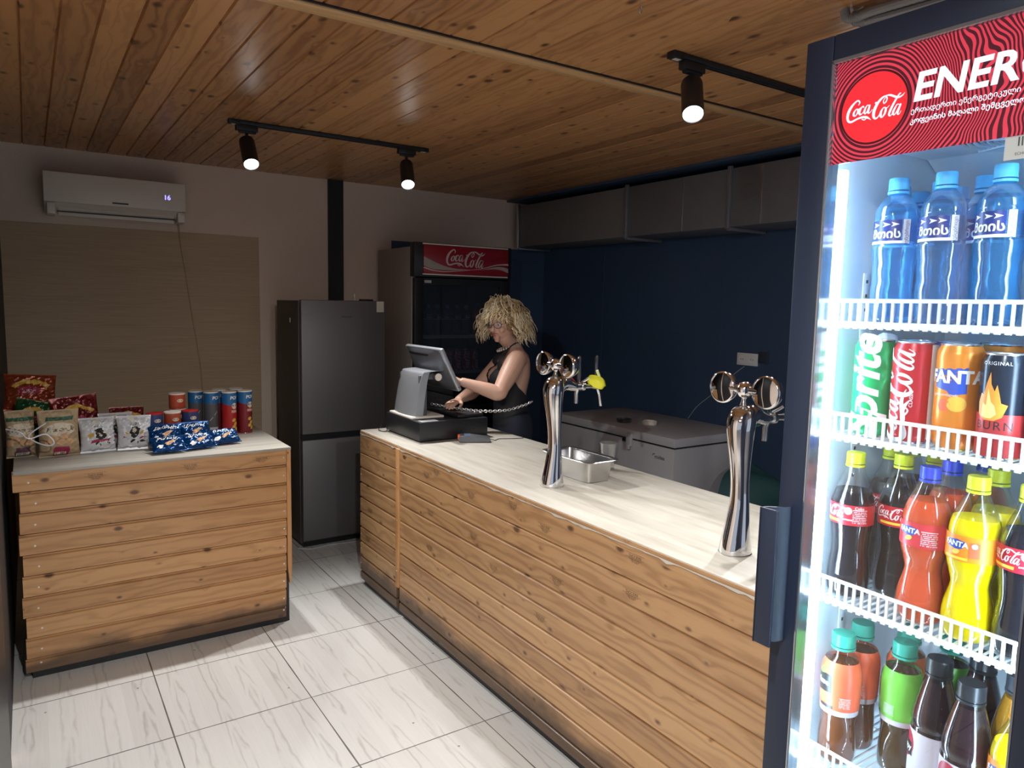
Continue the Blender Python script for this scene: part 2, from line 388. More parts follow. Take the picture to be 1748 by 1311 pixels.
def floor_mat():
    m, nt, b = nmat('wood_look_tiles'); n = NT(nt); o = n.sep(n.obj()); s = 0.52529; sy = 0.52752
    qx = n.m('DIVIDE', n.m('SUBTRACT', o[0], 0.3902), s); qy = n.m('DIVIDE', n.m('SUBTRACT', o[1], 2.2904), sy)
    ix, iy = n.m('FLOOR', qx), n.m('FLOOR', qy); fx, fy = n.m('FRACT', qx), n.m('FRACT', qy)
    dx = n.m('MINIMUM', fx, n.m('SUBTRACT', 1.0, fx)); dy = n.m('MINIMUM', fy, n.m('SUBTRACT', 1.0, fy)); d = n.m('MINIMUM', dx, dy)
    rnd = n.white(n.xyz(ix, iy, 0.5)); nse = n.noise(n.obj(), 3, 3)
    gw = n.m('ADD', 0.0022, n.m('MULTIPLY', n.m('POWER', nse, 2.0), 0.009))
    seam = n.m('SUBTRACT', 1.0, n.sstep(n.m('SUBTRACT', d, gw), -0.001, 0.0012))
    # four printed boards per tile, each with its own cathedral grain
    bq = n.m('MULTIPLY', fx, 4.0); bi = n.m('FLOOR', bq); bf = n.m('SUBTRACT', n.m('FRACT', bq), 0.5)
    br = n.white(n.xyz(n.m('ADD', bi, n.m('MULTIPLY', ix, 7)), iy, 2.5))
    yy = n.m('ADD', o[1], n.m('MULTIPLY', br, 5.0))
    wv = n.noise(n.xyz(n.m('MULTIPLY', bf, 1.2), n.m('MULTIPLY', yy, 2.2), br), 1.5, 3)
    prof = n.m('MULTIPLY', n.m('POWER', n.m('ABSOLUTE', bf), 1.5), 60.0)
    rg = n.m('ADD', n.m('MULTIPLY', n.m('SINE', n.m('ADD', n.m('MULTIPLY', wv, 22.0), n.m('ADD', prof, n.m('MULTIPLY', yy, 7.0)))), 0.5), 0.5)
    near = n.m('SUBTRACT', 1.0, n.sstep(n.m('ABSOLUTE', n.m('SUBTRACT', n.m('ABSOLUTE', bf), 0.12)), 0.03, 0.14))
    fine = n.noise(n.xyz(n.m('MULTIPLY', o[0], 150), n.m('MULTIPLY', yy, 6), 0), 1.0, 4)
    g = n.m('ADD', n.m('MULTIPLY', n.m('MULTIPLY', n.m('POWER', rg, 2.5), near), 0.42), n.m('ADD', n.m('MULTIPLY', fine, 0.30), n.m('MULTIPLY', br, 0.22)))
    col = n.ramp(g, [(0.1, (0.66, 0.655, 0.635)), (0.5, (0.56, 0.55, 0.53)), (0.9, (0.40, 0.39, 0.37))])
    chip, cc = n.voro(n.xyz(o[0], o[1], 0), 3.1); cm = n.m('MULTIPLY', n.m('GREATER_THAN', n.sep(cc)[0], 0.6), n.m('SUBTRACT', 1.0, n.sstep(chip, 0.010, 0.018)))
    col = n.mix(n.m('MULTIPLY', n.m('MAXIMUM', seam, n.m('MULTIPLY', cm, 0.8)), 0.9), col, (0.06, 0.055, 0.05, 1))
    nt.links.new(col, b.inputs['Base Color']); nt.links.new(n.m('ADD', 0.34, n.m('MULTIPLY', fine, 0.2)), b.inputs['Roughness'])
    nt.links.new(n.bump(n.m('SUBTRACT', n.m('MULTIPLY', fine, 0.15), seam), 0.4, 0.002), b.inputs['Normal'])
    return m
M_FLOOR = floor_mat()
M_WALL = mat('cream_wall_paint', (0.72, 0.59, 0.49), 0.75, noise=0.06, nscale=3, bump=0.15, bscale=90)
def panel_mat():
    m, nt, b = nmat('brushed_wall_panel'); n = NT(nt); o = n.sep(n.obj())
    g = n.noise(n.xyz(n.m('MULTIPLY', o[0], 3), 0, n.m('MULTIPLY', o[2], 110)), 1.0, 3); g2 = n.noise(n.xyz(n.m('MULTIPLY', o[0], .7), 0, n.m('MULTIPLY', o[2], 4)), 1.0, 3)
    nt.links.new(n.ramp(n.m('ADD', n.m('MULTIPLY', g, .6), n.m('MULTIPLY', g2, .4)), [(0.3, (0.40, 0.295, 0.185)), (0.7, (0.52, 0.39, 0.25))]), b.inputs['Base Color'])
    b.inputs['Roughness'].default_value = 0.6; return m
M_PANEL = panel_mat()
M_NAVY = mat('navy_wall_paint', (0.045, 0.080, 0.150), 0.42, noise=0.12, nscale=2)
M_BLACKWALL = mat('black_wall_paint', (0.012, 0.013, 0.016), 0.6)
M_BLACK = mat('black_plastic', (0.012, 0.013, 0.016), 0.38)
M_LAMPBLK = mat('matt_black_metal', (0.018, 0.019, 0.022), 0.45, 0.2)
M_STEEL = mat('brushed_steel', (0.60, 0.60, 0.60), 0.28, 1.0, noise=0.05, nscale=8)
M_GALV = mat('galvanised_sheet', (0.22, 0.22, 0.245), 0.45, 0.4, noise=0.15, nscale=5)
M_GALV2 = mat('dull_grey_sheet', (0.235, 0.225, 0.22), 0.55, 0.3, noise=0.12, nscale=3)
M_CHROME = mat('polished_chrome', (0.82, 0.82, 0.83), 0.045, 1.0)
M_CHROMER = mat('satin_chrome', (0.75, 0.75, 0.76), 0.18, 1.0)
M_WHITE = mat('white_plastic', (0.76, 0.70, 0.62), 0.32)
M_FRIDGE = mat('dark_inox', (0.15, 0.145, 0.15), 0.48, 0.5, noise=0.04, nscale=3)
M_FRSIDE = mat('dark_grey_enamel', (0.075, 0.065, 0.06), 0.5)
M_FREEZER = mat('grey_enamel', (0.46, 0.455, 0.48), 0.42, noise=0.05, nscale=4)
M_GREYPANEL = mat('pale_grey_side', (0.36, 0.32, 0.29), 0.5)
M_INK = mat('stamp_ink', (0.07, 0.035, 0.018), 0.7)
M_SCREW = mat('screw_zinc', (0.75, 0.74, 0.7), 0.3, 0.9)
M_LENS = mat('lit_lamp_lens', (1, 1, 1), 0.4, emit=(0.93, 0.98, 1.0), estr=9)
M_LEDBLUE = mat('blue_led_digit', (0.1, 0.1, 0.9), 0.4, emit=(0.20, 0.18, 1.0), estr=2.2)
M_DARKTXT = mat('dark_grey_print', (0.06, 0.06, 0.06), 0.5)
M_LIGHTTXT = mat('white_print', (0.80, 0.80, 0.80), 0.45)
M_RED = mat('red_print', (0.55, 0.012, 0.02), 0.4)
M_GLASS = clear('cooler_glass', (0.97, 0.985, 0.98), 0.02, 0.01, edge=0.12)
M_DGLASS = clear('dim_glass', (0.50, 0.52, 0.55), 0.06, 0.02, edge=0.3)
M_CUP = clear('clear_cup_plastic', (0.97, 0.97, 0.97), 0.06, 0.05, edge=0.7, haze=.05)
M_STICKER = mat('paper_sticker', (0.55, 0.52, 0.44), 0.6)

# ================================================================ the room
XL, YB, XR = -0.12, 5.445, 3.98
MB().box(-3.5, -3.2, -0.05, XR, YB, 0).build('floor', M_FLOOR, smooth=0, kind='structure')
# pine ceiling: one sheet of V-jointed boards
def ribs(a0, a1, width, off, g=0.005, dep=0.009):
    out = []; k = math.floor((a0-off)/width); a = a0
    out.append((a0, 0))
    x = off+(k+1)*width
    while x < a1-g:
        out += [(x-g, 0), (x, dep), (x+g, 0)]; x += width
    out.append((a1, 0)); return out
mb = MB(); pr = ribs(-3.5, XR, 0.112, 0.016)
mb.prism([(x, CEIL+z) for x, z in pr]+[(XR, CEIL+0.05), (-3.5, CEIL+0.05)], YB+3.2, o=(0, -3.2, 0))
mb.build('ceiling', W_CEIL, smooth=0, kind='structure')
MB().box(XL-0.1, YB, 0, XR+0.1, YB+0.1, CEIL+0.05).build('wall_back', M_WALL, smooth=0, kind='structure')
MB().box(XL-0.1, 3.0, 0, XL, YB, CEIL).build('wall_left', M_BLACKWALL, smooth=0, kind='structure')
MB().box(XL-0.1, 1.1, 0, XL, 3.0, CEIL).build('wall_left_front', M_WALL, smooth=0, kind='structure')
MB().box(XL, 2.20, 0.0, XL+0.004, 2.92, 2.0).build('door_1', M_BLACK, smooth=0, kind='structure')
mb = MB(); mb.box(XR, -3.2, 0, XR+0.1, YB, CEIL+0.05)
for y in (4.6, 3.35, 2.1, 0.85): mb.box(XR-0.004, y-0.004, 0, XR, y+0.004, CEIL)
mb.build('wall_right', M_NAVY, smooth=0, kind='structure')
MB().box(2.457, YB-0.006, 0, XR, YB, 2.140).build('trim_1', M_NAVY, smooth=0, kind='structure')
mb = MB(); mb.box(XL, YB-0.006, 0, 1.415, YB, 2.093, 0.001); mb.box(0.93, YB-0.0075, 1.0, 1.412, YB-0.005, 2.09)
mb.build('trim_2', M_PANEL, smooth=0, kind='structure')
MB().box(1.932, YB-0.025, 0, 2.048, YB, CEIL).build('trim_3', M_BLACKWALL, smooth=0, kind='structure')
MB().box(XR-0.42, 1.0, CEIL-0.018, XR, YB, CEIL-0.001).build('trim_4', M_NAVY, smooth=0, kind='structure')
# batten across the ceiling with its dark joint
bt = thing('ceiling_batten', 'pale pine batten crossing the plank ceiling between the two lamp tracks', 'batten', (1.5, 2.33, CEIL))
MB().box(-3.4, 2.285, CEIL-0.012, XR-0.43, 2.355, CEIL, 0.003).build('strip', W_BATTEN, bt)
MB().box(-3.4, 2.276, CEIL-0.006, XR-0.43, 2.285, CEIL).build('dark_joint', M_BLACK, bt, label='black gap along the batten')
hk = MB(); hk.tube([(1.548, 1.665, CEIL), (1.548, 1.665, CEIL-0.03)], 0.0015, 6)
hk.tube([(1.548+0.006*math.sin(a), 1.665, CEIL-0.036+0.01*math.cos(a)) for a in [i*2*PI/12 for i in range(12)]], 0.0015, 6, closed=True)
tag(hk.build('chain_hook', M_STEEL), 'tiny metal hook hanging from the planks at the top edge of the photo', 'hook')

# ================================================================ track lights
def track(x0, x1, y, label, grp=None):
    t = thing('lamp_track', label, 'track', (x0, y, CEIL), group=grp)
    mb = MB(); mb.box(x0, y-0.017, CEIL-0.020, x1, y+0.017, CEIL-0.001, 0.002)
    mb.box(x0+0.03, y-0.012, CEIL-0.0225, x1-0.03, y-0.008, CEIL-0.020); mb.box(x0+0.03, y+0.008, CEIL-0.0225, x1-0.03, y+0.012, CEIL-0.020)
    mb.build('rail', M_LAMPBLK, t)
    for x in (x0, x1):
        s = 1 if x == x0 else -1
        MB().box(x-0.004*s, y-0.019, CEIL-0.024, x+0.05*s, y+0.019, CEIL-0.001, 0.002).build('end_cap', M_LAMPBLK, t)
        MB().box(x+0.012*s, y-0.010, CEIL-0.0248, x+0.042*s, y+0.010, CEIL-0.0240).build('sticker', M_STICKER, t, label='small pale sticker')
    return t
track(0.895, 2.02, 3.97, 'black lamp track on the ceiling in front of the cream wall, carrying two lit spots')
track(1.952, 3.35, 1.93, 'black lamp track on the ceiling running behind the tall near drinks cooler')
def spot(p, aim, y, label):
    ax = Vector(aim).normalized(); top = Vector(p)-ax*0.178; HL = 0.178
    t = thing('spot_lamp', label, 'lamp', (top.x, top.y, CEIL-0.02))
    mb = MB(); cx = top.x+0.004
    mb.box(cx-0.055, y-0.016, CEIL-0.052, cx+0.055, y+0.016, CEIL-0.021, 0.003); mb.box(cx-0.04, y-0.012, CEIL-0.062, cx+0.045, y+0.012, CEIL-0.05, 0.003)
    mb.build('adapter', M_LAMPBLK, t)
    j = MB(); j.tube([(cx, y, CEIL-0.06), (cx, y, CEIL-0.078), top-Vector((0, 0, 0.004))], 0.0085, 10); j.build('joint', M_LAMPBLK, t)
    q = ax.to_track_quat('Z', 'Y').to_matrix().to_4x4(); R = 0.039
    Mx = Matrix.Translation(top) @ q
    MB().lathe([(0, 0), (R*0.72, 0.001), (R*0.93, 0.006), (R, 0.016), (R, HL-.001), (R*0.93, HL), (R*0.90, HL-.008), (0, HL-.009)], 32, M=Mx, cap=False).build('housing', M_LAMPBLK, t)
    MB().lathe([(0, HL-.0065), (R*0.88, HL-.0065), (R*0.895, HL-.0055), (R*0.80, HL-.002), (0, HL-.0005)], 28, M=Mx, cap=False).build('lens', M_LENS, t, label='glowing white lamp lens')
spot(LAMPS_AND_FILL[0][0], LAMPS_AND_FILL[0][1], 3.97, 'lit black spot lamp, leftmost, hanging above the left end of the cream wall track')
spot(LAMPS_AND_FILL[1][0], LAMPS_AND_FILL[1][1], 3.97, 'lit black spot lamp at the right end of the track, above the dark fridge')
spot(LAMPS_AND_FILL[2][0], LAMPS_AND_FILL[2][1], 1.93, 'largest lit black spot lamp, hanging over the bar beside the near drinks cooler')
spot(LAMPS_AND_FILL[3][0], LAMPS_AND_FILL[3][1], 1.93, 'black spot lamp further along the track, hidden behind the near drinks cooler')

# ================================================================ air conditioner and its cord
ac = thing('air_conditioner', 'long white wall air conditioner showing a blue number 16', 'air conditioner', (0.5, YB, 2.15))
x0, x1, z0, z1 = 0.112, 0.892, 2.150, 2.385; d = 0.205
prof = [(0, z0+0.01), (-0.05, z0), (-0.11, z0+0.002), (-d+0.02, z0+0.05), (-d, z0+0.075), (-d, z1-0.03), (-d+0.03, z1-0.005), (-d+0.06, z1), (0, z1)]
MB().prism([(-p[0], p[1]) for p in prof], x1-x0, o=(x0, YB, 0), u=(0, -1, 0), v=(0, 0, 1), d=(1, 0, 0)).build('casing', M_WHITE, ac, smooth=30)
MB().box(x0-0.004, YB-d-0.012, z0+0.058, x1+0.004, YB-d+0.004, z1+0.002, 0.005).build('front_panel', M_WHITE, ac)
MB().box(x0+0.07, YB-d+0.045, z0-0.016, x1-0.06, YB-d+0.055, z0+0.032, 0.003, M=None).build('louvre', M_WHITE, ac)
mb = MB(); mb.box(x0+0.065, YB-0.17, z0+0.004, x1-0.055, YB-0.13, z0+0.012); mb.build('air_slot', M_DARKTXT, ac, label='dark slot under the front panel')
for xx in (x0+0.01, x1-0.045): MB().box(xx, YB-d+0.0, z0-0.012, xx+0.045, YB-0.03, z0+0.055, 0.006).build('end_cheek', M_WHITE, ac)
lay(text2d('16', 0.042, bold=0.01), onplane((0.785, YB-d-0.0125, 2.290), (1, 0, 0), (0, 0, 1))).build('number_display', M_LEDBLUE, ac, label='glowing blue 16')
lay(merge2d(rect2(-.045, -.005, .045, .005)), onplane((0.515, YB-d-0.0125, 2.228), (1, 0, 0), (0, 0, 1))).build('maker_mark', M_DARKTXT, ac)
pts = catmull([(0.880, YB-0.012, 2.15), (0.895, YB-0.013, 1.98), (0.925, YB-0.012, 1.75), (0.955, YB-0.012, 1.50), (0.985, YB-0.013, 1.28), (1.005, YB-0.013, 1.06), (1.01, YB-0.013, 0.7)], 6)
tag(MB().tube(pts, 0.0045, 6).build('power_cord', M_PANEL), 'brown cord running down the wall from the air conditioner', 'cord')

# ================================================================ ventilation duct along the right wall
du = thing('ventilation_duct', 'long grey sheet metal duct under the ceiling on the navy wall', 'duct', (3.8, 3.5, 2.15))
DX, DZ0, DZ1 = 3.62, 2.152, 2.505
ys = [5.33, 3.95, 3.03, 2.1, 1.2]
for i in range(4):
    MB().box(DX, ys[i+1]+0.004, DZ0, XR-0.01, ys[i]-0.004, DZ1, 0.004).build('duct_section', M_GALV2 if i == 0 else M_GALV, du)
for y in ys[:4]:
    mb = MB(); mb.box(DX-0.022, y-0.014, DZ0-0.012, DX+0.002, y+0.014, DZ1+0.012, 0.003); mb.box(DX, y-0.014, DZ0-0.022, XR-0.01, y+0.014, DZ0-0.001, 0.003)
    for z in (DZ0+0.03, DZ0+0.17, DZ1-0.04): mb.lathe([(0.006, 0), (0.006, 0.005), (0, 0.006)], 8, c=(DX-0.022, y, z), M=Matrix.Rotation(-PI/2, 4, 'Y'))
    mb.build('flange', M_STEEL if y == ys[0] else M_GALV, du)
for y in (3.42, 2.80, 2.47): MB().box(DX-0.004, y-0.004, DZ0+0.004, DX, y+0.004, DZ1-0.004).build('seam', M_STEEL, du)
MB().box(DX+0.05, 5.335, DZ0+0.02, XR-0.02, 5.37, DZ1-0.02, 0.01).build('end_collar', M_GALV2, du)

# ================================================================ outlets
def outlet(y, z, w, h, m, label, two):
    t = thing('wall_outlet', label, 'outlet', (XR, y, z))
    MB().box(XR-0.012, y-w/2, z-h/2, XR, y+w/2, z+h/2, 0.003).build('cover', m, t)
    for s in ((-1, 1) if two else (0,)):
        cy = y+s*w*.24; R = 0.026
        MB().lathe([(0.024, 0), (R, 0.001), (0.021, 0.0018), (0.019, -0.002), (0, -0.002)], 20, c=(XR-0.0125, cy, z), M=Matrix.Rotation(-PI/2, 4, 'Y'), cap=False).build('socket', m, t)
        mb = MB()
        for q in (-1, 1): mb.lathe([(0.0035, 0), (0, 0.0005)], 8, c=(XR-0.0142, cy+q*0.009, z), M=Matrix.Rotation(-PI/2, 4, 'Y'))
        mb.build('pin_holes', M_DARKTXT, t)
outlet(3.11, 1.318, 0.165, 0.082, mat('white_outlet', (0.75, 0.75, 0.76), 0.35), 'white double outlet on the navy wall above the near beer tap', True)
outlet(2.985, 1.338, 0.075, 0.075, mat('dark_outlet', (0.035, 0.045, 0.07), 0.35), 'dark single outlet just right of the white double outlet', False)
pts = catmull([(XR-0.008, 3.13, 1.27), (XR-0.008, 3.25, 1.18), (XR-0.008, 3.38, 1.06), (XR-0.008, 3.52, 0.95), (XR-0.01, 3.6, 0.85)], 6)
tag(MB().tube(pts, 0.002, 6).build('thin_cable', M_FREEZER), 'thin grey cable slanting down the navy wall behind the chest freezer', 'cable')
# flexible conduits on the ceiling above the near cooler
for k, (dx, dz, lab) in enumerate([(0, 0, 'grey flexible conduit on the ceiling above the near cooler, outermost'), (0.035, -0.012, 'grey flexible conduit above the near cooler, middle one'), (0.075, 0, 'grey flexible conduit above the near cooler, innermost')]):
    P = catmull([(2.10+dx, 1.36-0.02*k, CEIL-0.005), (2.10+dx, 1.34, CEIL-0.035), (2.11+dx, 1.25, CEIL-0.03+dz), (2.13+dx, 1.0, CEIL-0.03+dz), (2.14+dx, 0.5, CEIL-0.03+dz), (2.14+dx, 0.0, CEIL-0.03+dz)], 24)
    tag(MB().tube(P, [0.013+0.0012*(i % 2) for i in range(len(P))], 10).build('flexible_conduit', M_GALV2), lab, 'conduit')

# ================================================================ stamps
STAMP = tf2(merge2d(text2d('EKE-CPG', 0.0185, sx=1.25), (lambda p: (p[0], p[1]))(rect2(-.068, -.0125, .068, -.0112)), rect2(-.068, .0105, .068, .0118),
    tf2(wavy_word(-.045, .045, 0, .005, 3), dy=.018), tf2(wavy_word(-.03, .03, 0, .005, 5), dy=.026), tf2(wavy_word(-.022, .022, 0, .004, 6), dy=.033)), 0.62, rot=PI)

# ================================================================ left counter
LY, LX0, LX1, LT = 3.575, -0.085, 1.065, 0.915
lc = thing('snack_counter', 'low pine clad counter under the snack bags, at the left', 'counter', (0.5, 3.9, 0))
BW = 0.0915
for i in range(10):
    z0 = i*BW+(0.03 if i == 0 else 0); z1 = (i+1)*BW-0.001
    xl = LX0+0.012+0.010*((i*37) % 3)*(-1 if i == 9 else 1)*0.5-(0.012 if i == 9 else 0); xr = 1.045-0.02*max(0, (6-i))/6*0.5
    mb = MB(); mb.prism([(0, z0+.0045), (0.016, z0+.0045), (0.016, z1), (0.010, z1), (0.010, z1-0.005), (0.0, z1-0.010)], xr-xl, o=(xl, LY, 0), u=(0, 1, 0), d=(1, 0, 0))
    mb.build('board', W_LC, lc, smooth=0)
    for sx in (xl+0.055, xr-0.012):
        MB().lathe([(0.0045, 0), (0.004, 0.0012), (0.001, 0.0014), (0, 0.0006)], 10, c=(sx, LY, z0+BW*0.45), M=Matrix.Rotation(PI/2, 4, 'X')).build('screw', M_SCREW, lc)
MB().prism([(1.046, 0.30), (1.046, LT-0.002), (LX1+0.002, LT-0.002), (LX1+0.002, 0.30), (1.062, 0.21), (1.055, 0.21)], 0.02, o=(0, LY-0.004, 0)).build('corner_post', W_POST, lc)
mb = MB(); mb.box(LX0+0.035, LY+0.017, 0.0, LX1-0.02, LY+0.03, LT-0.02); mb.box(LX1-0.025, LY+0.02, 0.0, LX1-0.008, 4.28, LT-0.02); mb.box(LX0+0.035, 4.27, 0, LX1-0.01, 4.285, LT-0.02)
mb.build('carcass', M_BLACK, lc, label='dark base behind the boards')
MB().box(LX0+0.004, LY-0.006, LT-0.014, LX1+0.004, 4.30, LT, 0.002).build('worktop', TOP_X, lc, label='pale laminate worktop')
for (x, z) in [(0.215, 0.872), (0.60, 0.872), (0.925, 0.872)]:
    lay(STAMP, onplane((x, LY-0.0006, z), (1, 0, 0), (0, 0, 1))).build('printed_stamp', M_INK, lc, smooth=0)

# ================================================================ bar
BX, BX1, BY0, BY1, BT = 1.556, 2.262, 0.86, 3.87, 0.915
bar = thing('bar_counter', 'long pine clad bar counter with a pale top carrying two beer taps', 'bar', (1.9, 2.4, 0))
BW = 0.0877
for i in range(10):
    z0 = 0.035 if i == 0 else i*BW+0.0005; z1 = (i+1)*BW
    for (a, b) in ((BY0, 3.335), (3.372, BY1)):
        zz = z1+(0.034 if i == 9 else 0)
        mb = MB(); mb.prism([(0, z0+.0045), (0.016, z0+.0045), (0.016, zz), (0.009, zz), (0.009, zz-0.005), (0.0, zz-0.010)] if i < 9 else [(0, z0), (0.016, z0), (0.016, zz), (0, zz)], b-a, o=(BX, a, 0), u=(1, 0, 0), d=(0, 1, 0))
        mb.build('board', W_BAR, bar, smooth=0)
MB().box(BX-0.008, 3.337, 0.16, BX+0.012, 3.371, BT-0.016, 0.002).build('joint_post', W_POST, bar)
for z in (0.25, 0.52, 0.80): MB().lathe([(0.004, 0), (0.0035, 0.001), (0, 0.0012)], 10, c=(BX-0.0082, 3.354, z), M=Matrix.Rotation(-PI/2, 4, 'Y')).build('screw', M_SCREW, bar)
for i in range(10): MB().lathe([(0.004, 0), (0.0035, 0.001), (0, 0.0012)], 10, c=(BX, BY1-0.012, i*BW+0.045), M=Matrix.Rotation(-PI/2, 4, 'Y')).build('screw', M_SCREW, bar)
mb = MB(); mb.box(BX+0.02, BY0, 0, BX+0.04, BY1-0.02, BT-0.02); mb.box(BX+0.03, BY1-0.03, 0, BX1-0.02, BY1-0.012, BT-0.02); mb.box(BX1-0.04, BY0, 0.0, BX1-0.02, BY1-0.02, BT-0.02)
mb.build('carcass', M_BLACK, bar, label='dark base behind the boards')
MB().box(BX+0.003, BY0, BT-0.016, BX1, BY1+0.004, BT, 0.002).build('worktop', TOP_Y, bar, label='pale laminate worktop')
rr = random.Random(4); P = []; y = BY0
while y < BY1: P.append((y, BT-0.017-0.004*rr.random()-(0.006 if rr.random() < .2 else 0))); y += 0.02+0.03*rr.random()
MB().prism([(BY0, BT-0.0155)]+P+[(BY1, BT-0.0155)], 0.0015, o=(BX-0.0015, 0, 0), u=(0, 1, 0), d=(-1, 0, 0)).build('splintered_edge', TOP_Y, bar, smooth=0, label='chipped pale edge strip')
from_px = [(745,791),(700,0),(728,815),(804,852),(876,843),(930,909),(1085,925),(735,877),(808,923),(842,980),(950,1005),(733,948),(1078,1022),(922,1068),(718,1031),(645,773),(632,862),(628,912)]
def on_bar(px, py):
    d = _f+_r2*((px-874)/F_PX)-_u2*((py-655.5)/F_PX); t = BX/d.x; return d.y*t, CAM_H+d.z*t
for (px, py) in from_px:
    if py == 0: continue
    y, z = on_bar(px, py); i = int(z/BW); zc = i*BW+BW*0.52
    if z > 0.86: zc = 0.868
    lay(STAMP, onplane((BX-0.0006, y, zc), (0, -1, 0), (0, 0, 1))).build('printed_stamp', M_INK, bar, smooth=0)

# ================================================================ beer taps
def beer_tap(loc, label, handle_glass):
    t = thing('beer_tap', label, 'beer tap', loc)
    st = [(0.000, 0.0, .049, .047), (.012, 0, .049, .047), (.04, .0, .044, .044), (.09, .004, .036, .037), (.15, .008, .028, .030), (.21, .006, .026, .028), (.27, .002, .030, .031), (.33, -.003, .037, .037), (.38, -.005, .042, .042), (.41, -.002, .042, .042), (.435, .002, .034, .035), (.448, .004, .018, .02), (.452, .004, .001, .001)]
    st = catmull(st, 5); N = 32; mb = MB()
    mb.grid(lambda i, j: Vector((st[int(round(j*(len(st)-1)))][1]+st[int(round(j*(len(st)-1)))][2]*math.cos(2*PI*i), st[int(round(j*(len(st)-1)))][3]*math.sin(2*PI*i), st[int(round(j*(len(st)-1)))][0])), N, len(st)-1, wrap=True)
    L(mb, 'column', M_CHROME, t, smooth=80)
    L(MB().lathe([(0.0495, 0), (0.0495, 0.002), (0.047, 0.004), (0, 0.004)], 32, c=(0, 0, 0)), 'base_ring', M_CHROMER, t)
    arm = catmull([(.005, 0, .405, .036), (.035, 0, .418, .033), (.065, 0, .415, .027), (.090, 0, .407, .021), (.108, 0, .403, .019)], 5)
    L(MB().tube([a[:3] for a in arm], [a[3] for a in arm], 24), 'arm', M_CHROME, t, smooth=80)
    f = MB(); f.tube([(.106, 0, .403), (.135, 0, .403)], .0145, 20); f.tube([(.135, 0, .403), (.15, 0, .403)], .019, 20); f.tube([(.15, 0, .403), (.20, 0, .401)], .010, 16); f.tube([(.20, 0, .401), (.225, 0, .399)], .0125, 16)
    f.tube([(.118, 0, .393), (.118, .006, .375), (.118, .006, .332)], .0085, 14); f.tube([(.142, 0, .42), (.155, -.012, .43), (.163, -.022, .44)], .005, 10)
    L(f, 'faucet', M_CHROMER, t)
    f = MB(); f.tube(catmull([(.205, 0, .398), (.225, 0, .39), (.236, 0, .37), (.243, 0, .34), (.249, 0, .315)], 5), .0065, 12); L(f, 'spout', M_CHROMER, t)
    # pair of round badges on a yoke
    L(MB().lathe([(0.014, .445), (.011, .455), (.0075, .465), (.0075, .472), (.012, .478)], 20, c=(.004, 0, 0)), 'stem', M_CHROME, t, smooth=60)
    y = MB(); y.lathe([(0, -.026), (.016, -.020), (.024, -.006), (.024, .006), (.016, .020), (0, .026)], 24, c=(.004, 0, .497)); y.tube([(.004, -.05, .497), (.004, .05, .497)], .012, 16)
    L(y, 'yoke', M_CHROME, t, smooth=60)
    RY = Matrix.Rotation(-PI/2, 4, 'Y')
    for s in (-1, 1):
        c = (.012, s*.078, .497)
        b = L(MB().lathe([(0, -.034), (.016, -.033), (.030, -.027), (.040, -.015), (.0465, 0), (.0485, .012), (.0475, .018), (.044, .0195), (.0435, .0165), (0, .0165)], 40, c=c, M=RY, cap=False), 'badge', M_CHROME, t, smooth=60)
        o = MB().lathe([(0.0432, .0168), (.030, .0192), (.015, .0208), (0, .0212)], 36, c=c, M=RY, cap=False); L(o, 'glass_face', M_CHROME, b, smooth=60)
        for ch in [b.children[0]] if b.children else []: ch.parent = b
    for k, (hx, hy) in enumerate(((.125, .0), (.218, 0.0))):
        h = MB(); h.lathe([(.004, .415), (.006, .425), (.0075, .44), (.0075, .50), (.0085, .515), (.006, .526), (0, .530)], 16, c=(hx, hy, 0))
        L(h, 'tap_handle', handle_glass, t, smooth=60)
    return t
M_HG = clear('handle_glass', (0.55, 0.6, 0.66), 0.15, 0.03, edge=0.9)
tA = beer_tap((1.755, 2.305, BT+0.0005), 'chrome beer tap with two round badges standing beside the steel tray', M_HG)
tB = beer_tap((1.755, 1.380, BT+0.0005), 'chrome beer tap with two round badges standing nearest the tall drinks cooler', M_HG)
# wrapper clips on the far tap
mb = MB(); mb.grid(lambda u, v: Vector((1.955+0.052*(u-.5)*2*0.9+0.01*v, 2.28+0.01*math.sin(u*7), 1.335-0.02*(u-.5)*2+(v-.5)*0.05*(1-abs(2*u-1)**2.2)+0.0)) + Vector((0, -0.016*math.sin(v*PI)*math.sin(u*PI), 0)), 16, 8)
mb.grid(lambda u, v: Vector((1.955+0.052*(u-.5)*2*0.9+0.01*v, 2.292+0.01*math.sin(u*7), 1.335-0.02*(u-.5)*2+(v-.5)*0.05*(1-abs(2*u-1)**2.2))), 16, 8)
yl = thing('tap_plug', 'yellow plastic wrapper plug with a straw on the far beer tap spout', 'plug', (1.955, 2.28, 1.335))
mb.build('wrapper', mat('yellow_plastic', (0.75, 0.72, 0.03), 0.35), yl); MB().tube([(1.985, 2.28, 1.325), (1.955, 2.28, 1.385)], 0.006, 10).build('straw', mat('pale_yellow_green', (0.66, 0.74, 0.35), 0.35), yl)
mb = MB(); mb.grid(lambda u, v: Vector((1.86+0.03*(u-.5)*2, 2.335-0.01*math.sin(v*PI), 1.33+(v-.5)*0.055*(1-abs(2*u-1)**1.5))), 12, 6); mb.grid(lambda u, v: Vector((1.86+0.03*(u-.5)*2, 2.343, 1.33+(v-.5)*0.055*(1-abs(2*u-1)**1.5))), 12, 6)
tag(mb.build('tap_plug', mat('red_plastic', (0.62, 0.05, 0.07), 0.35)), 'small red plastic plug behind the far beer tap faucet', 'plug')
mb = MB(); mb.box(1.845, 1.40, 1.290, 1.875, 1.415, 1.345, 0.006); tag(mb.build('tap_plug', mat('green_plastic', (0.01, 0.13, 0.09), 0.35)), 'small dark green plastic plug behind the near beer tap faucet', 'plug')
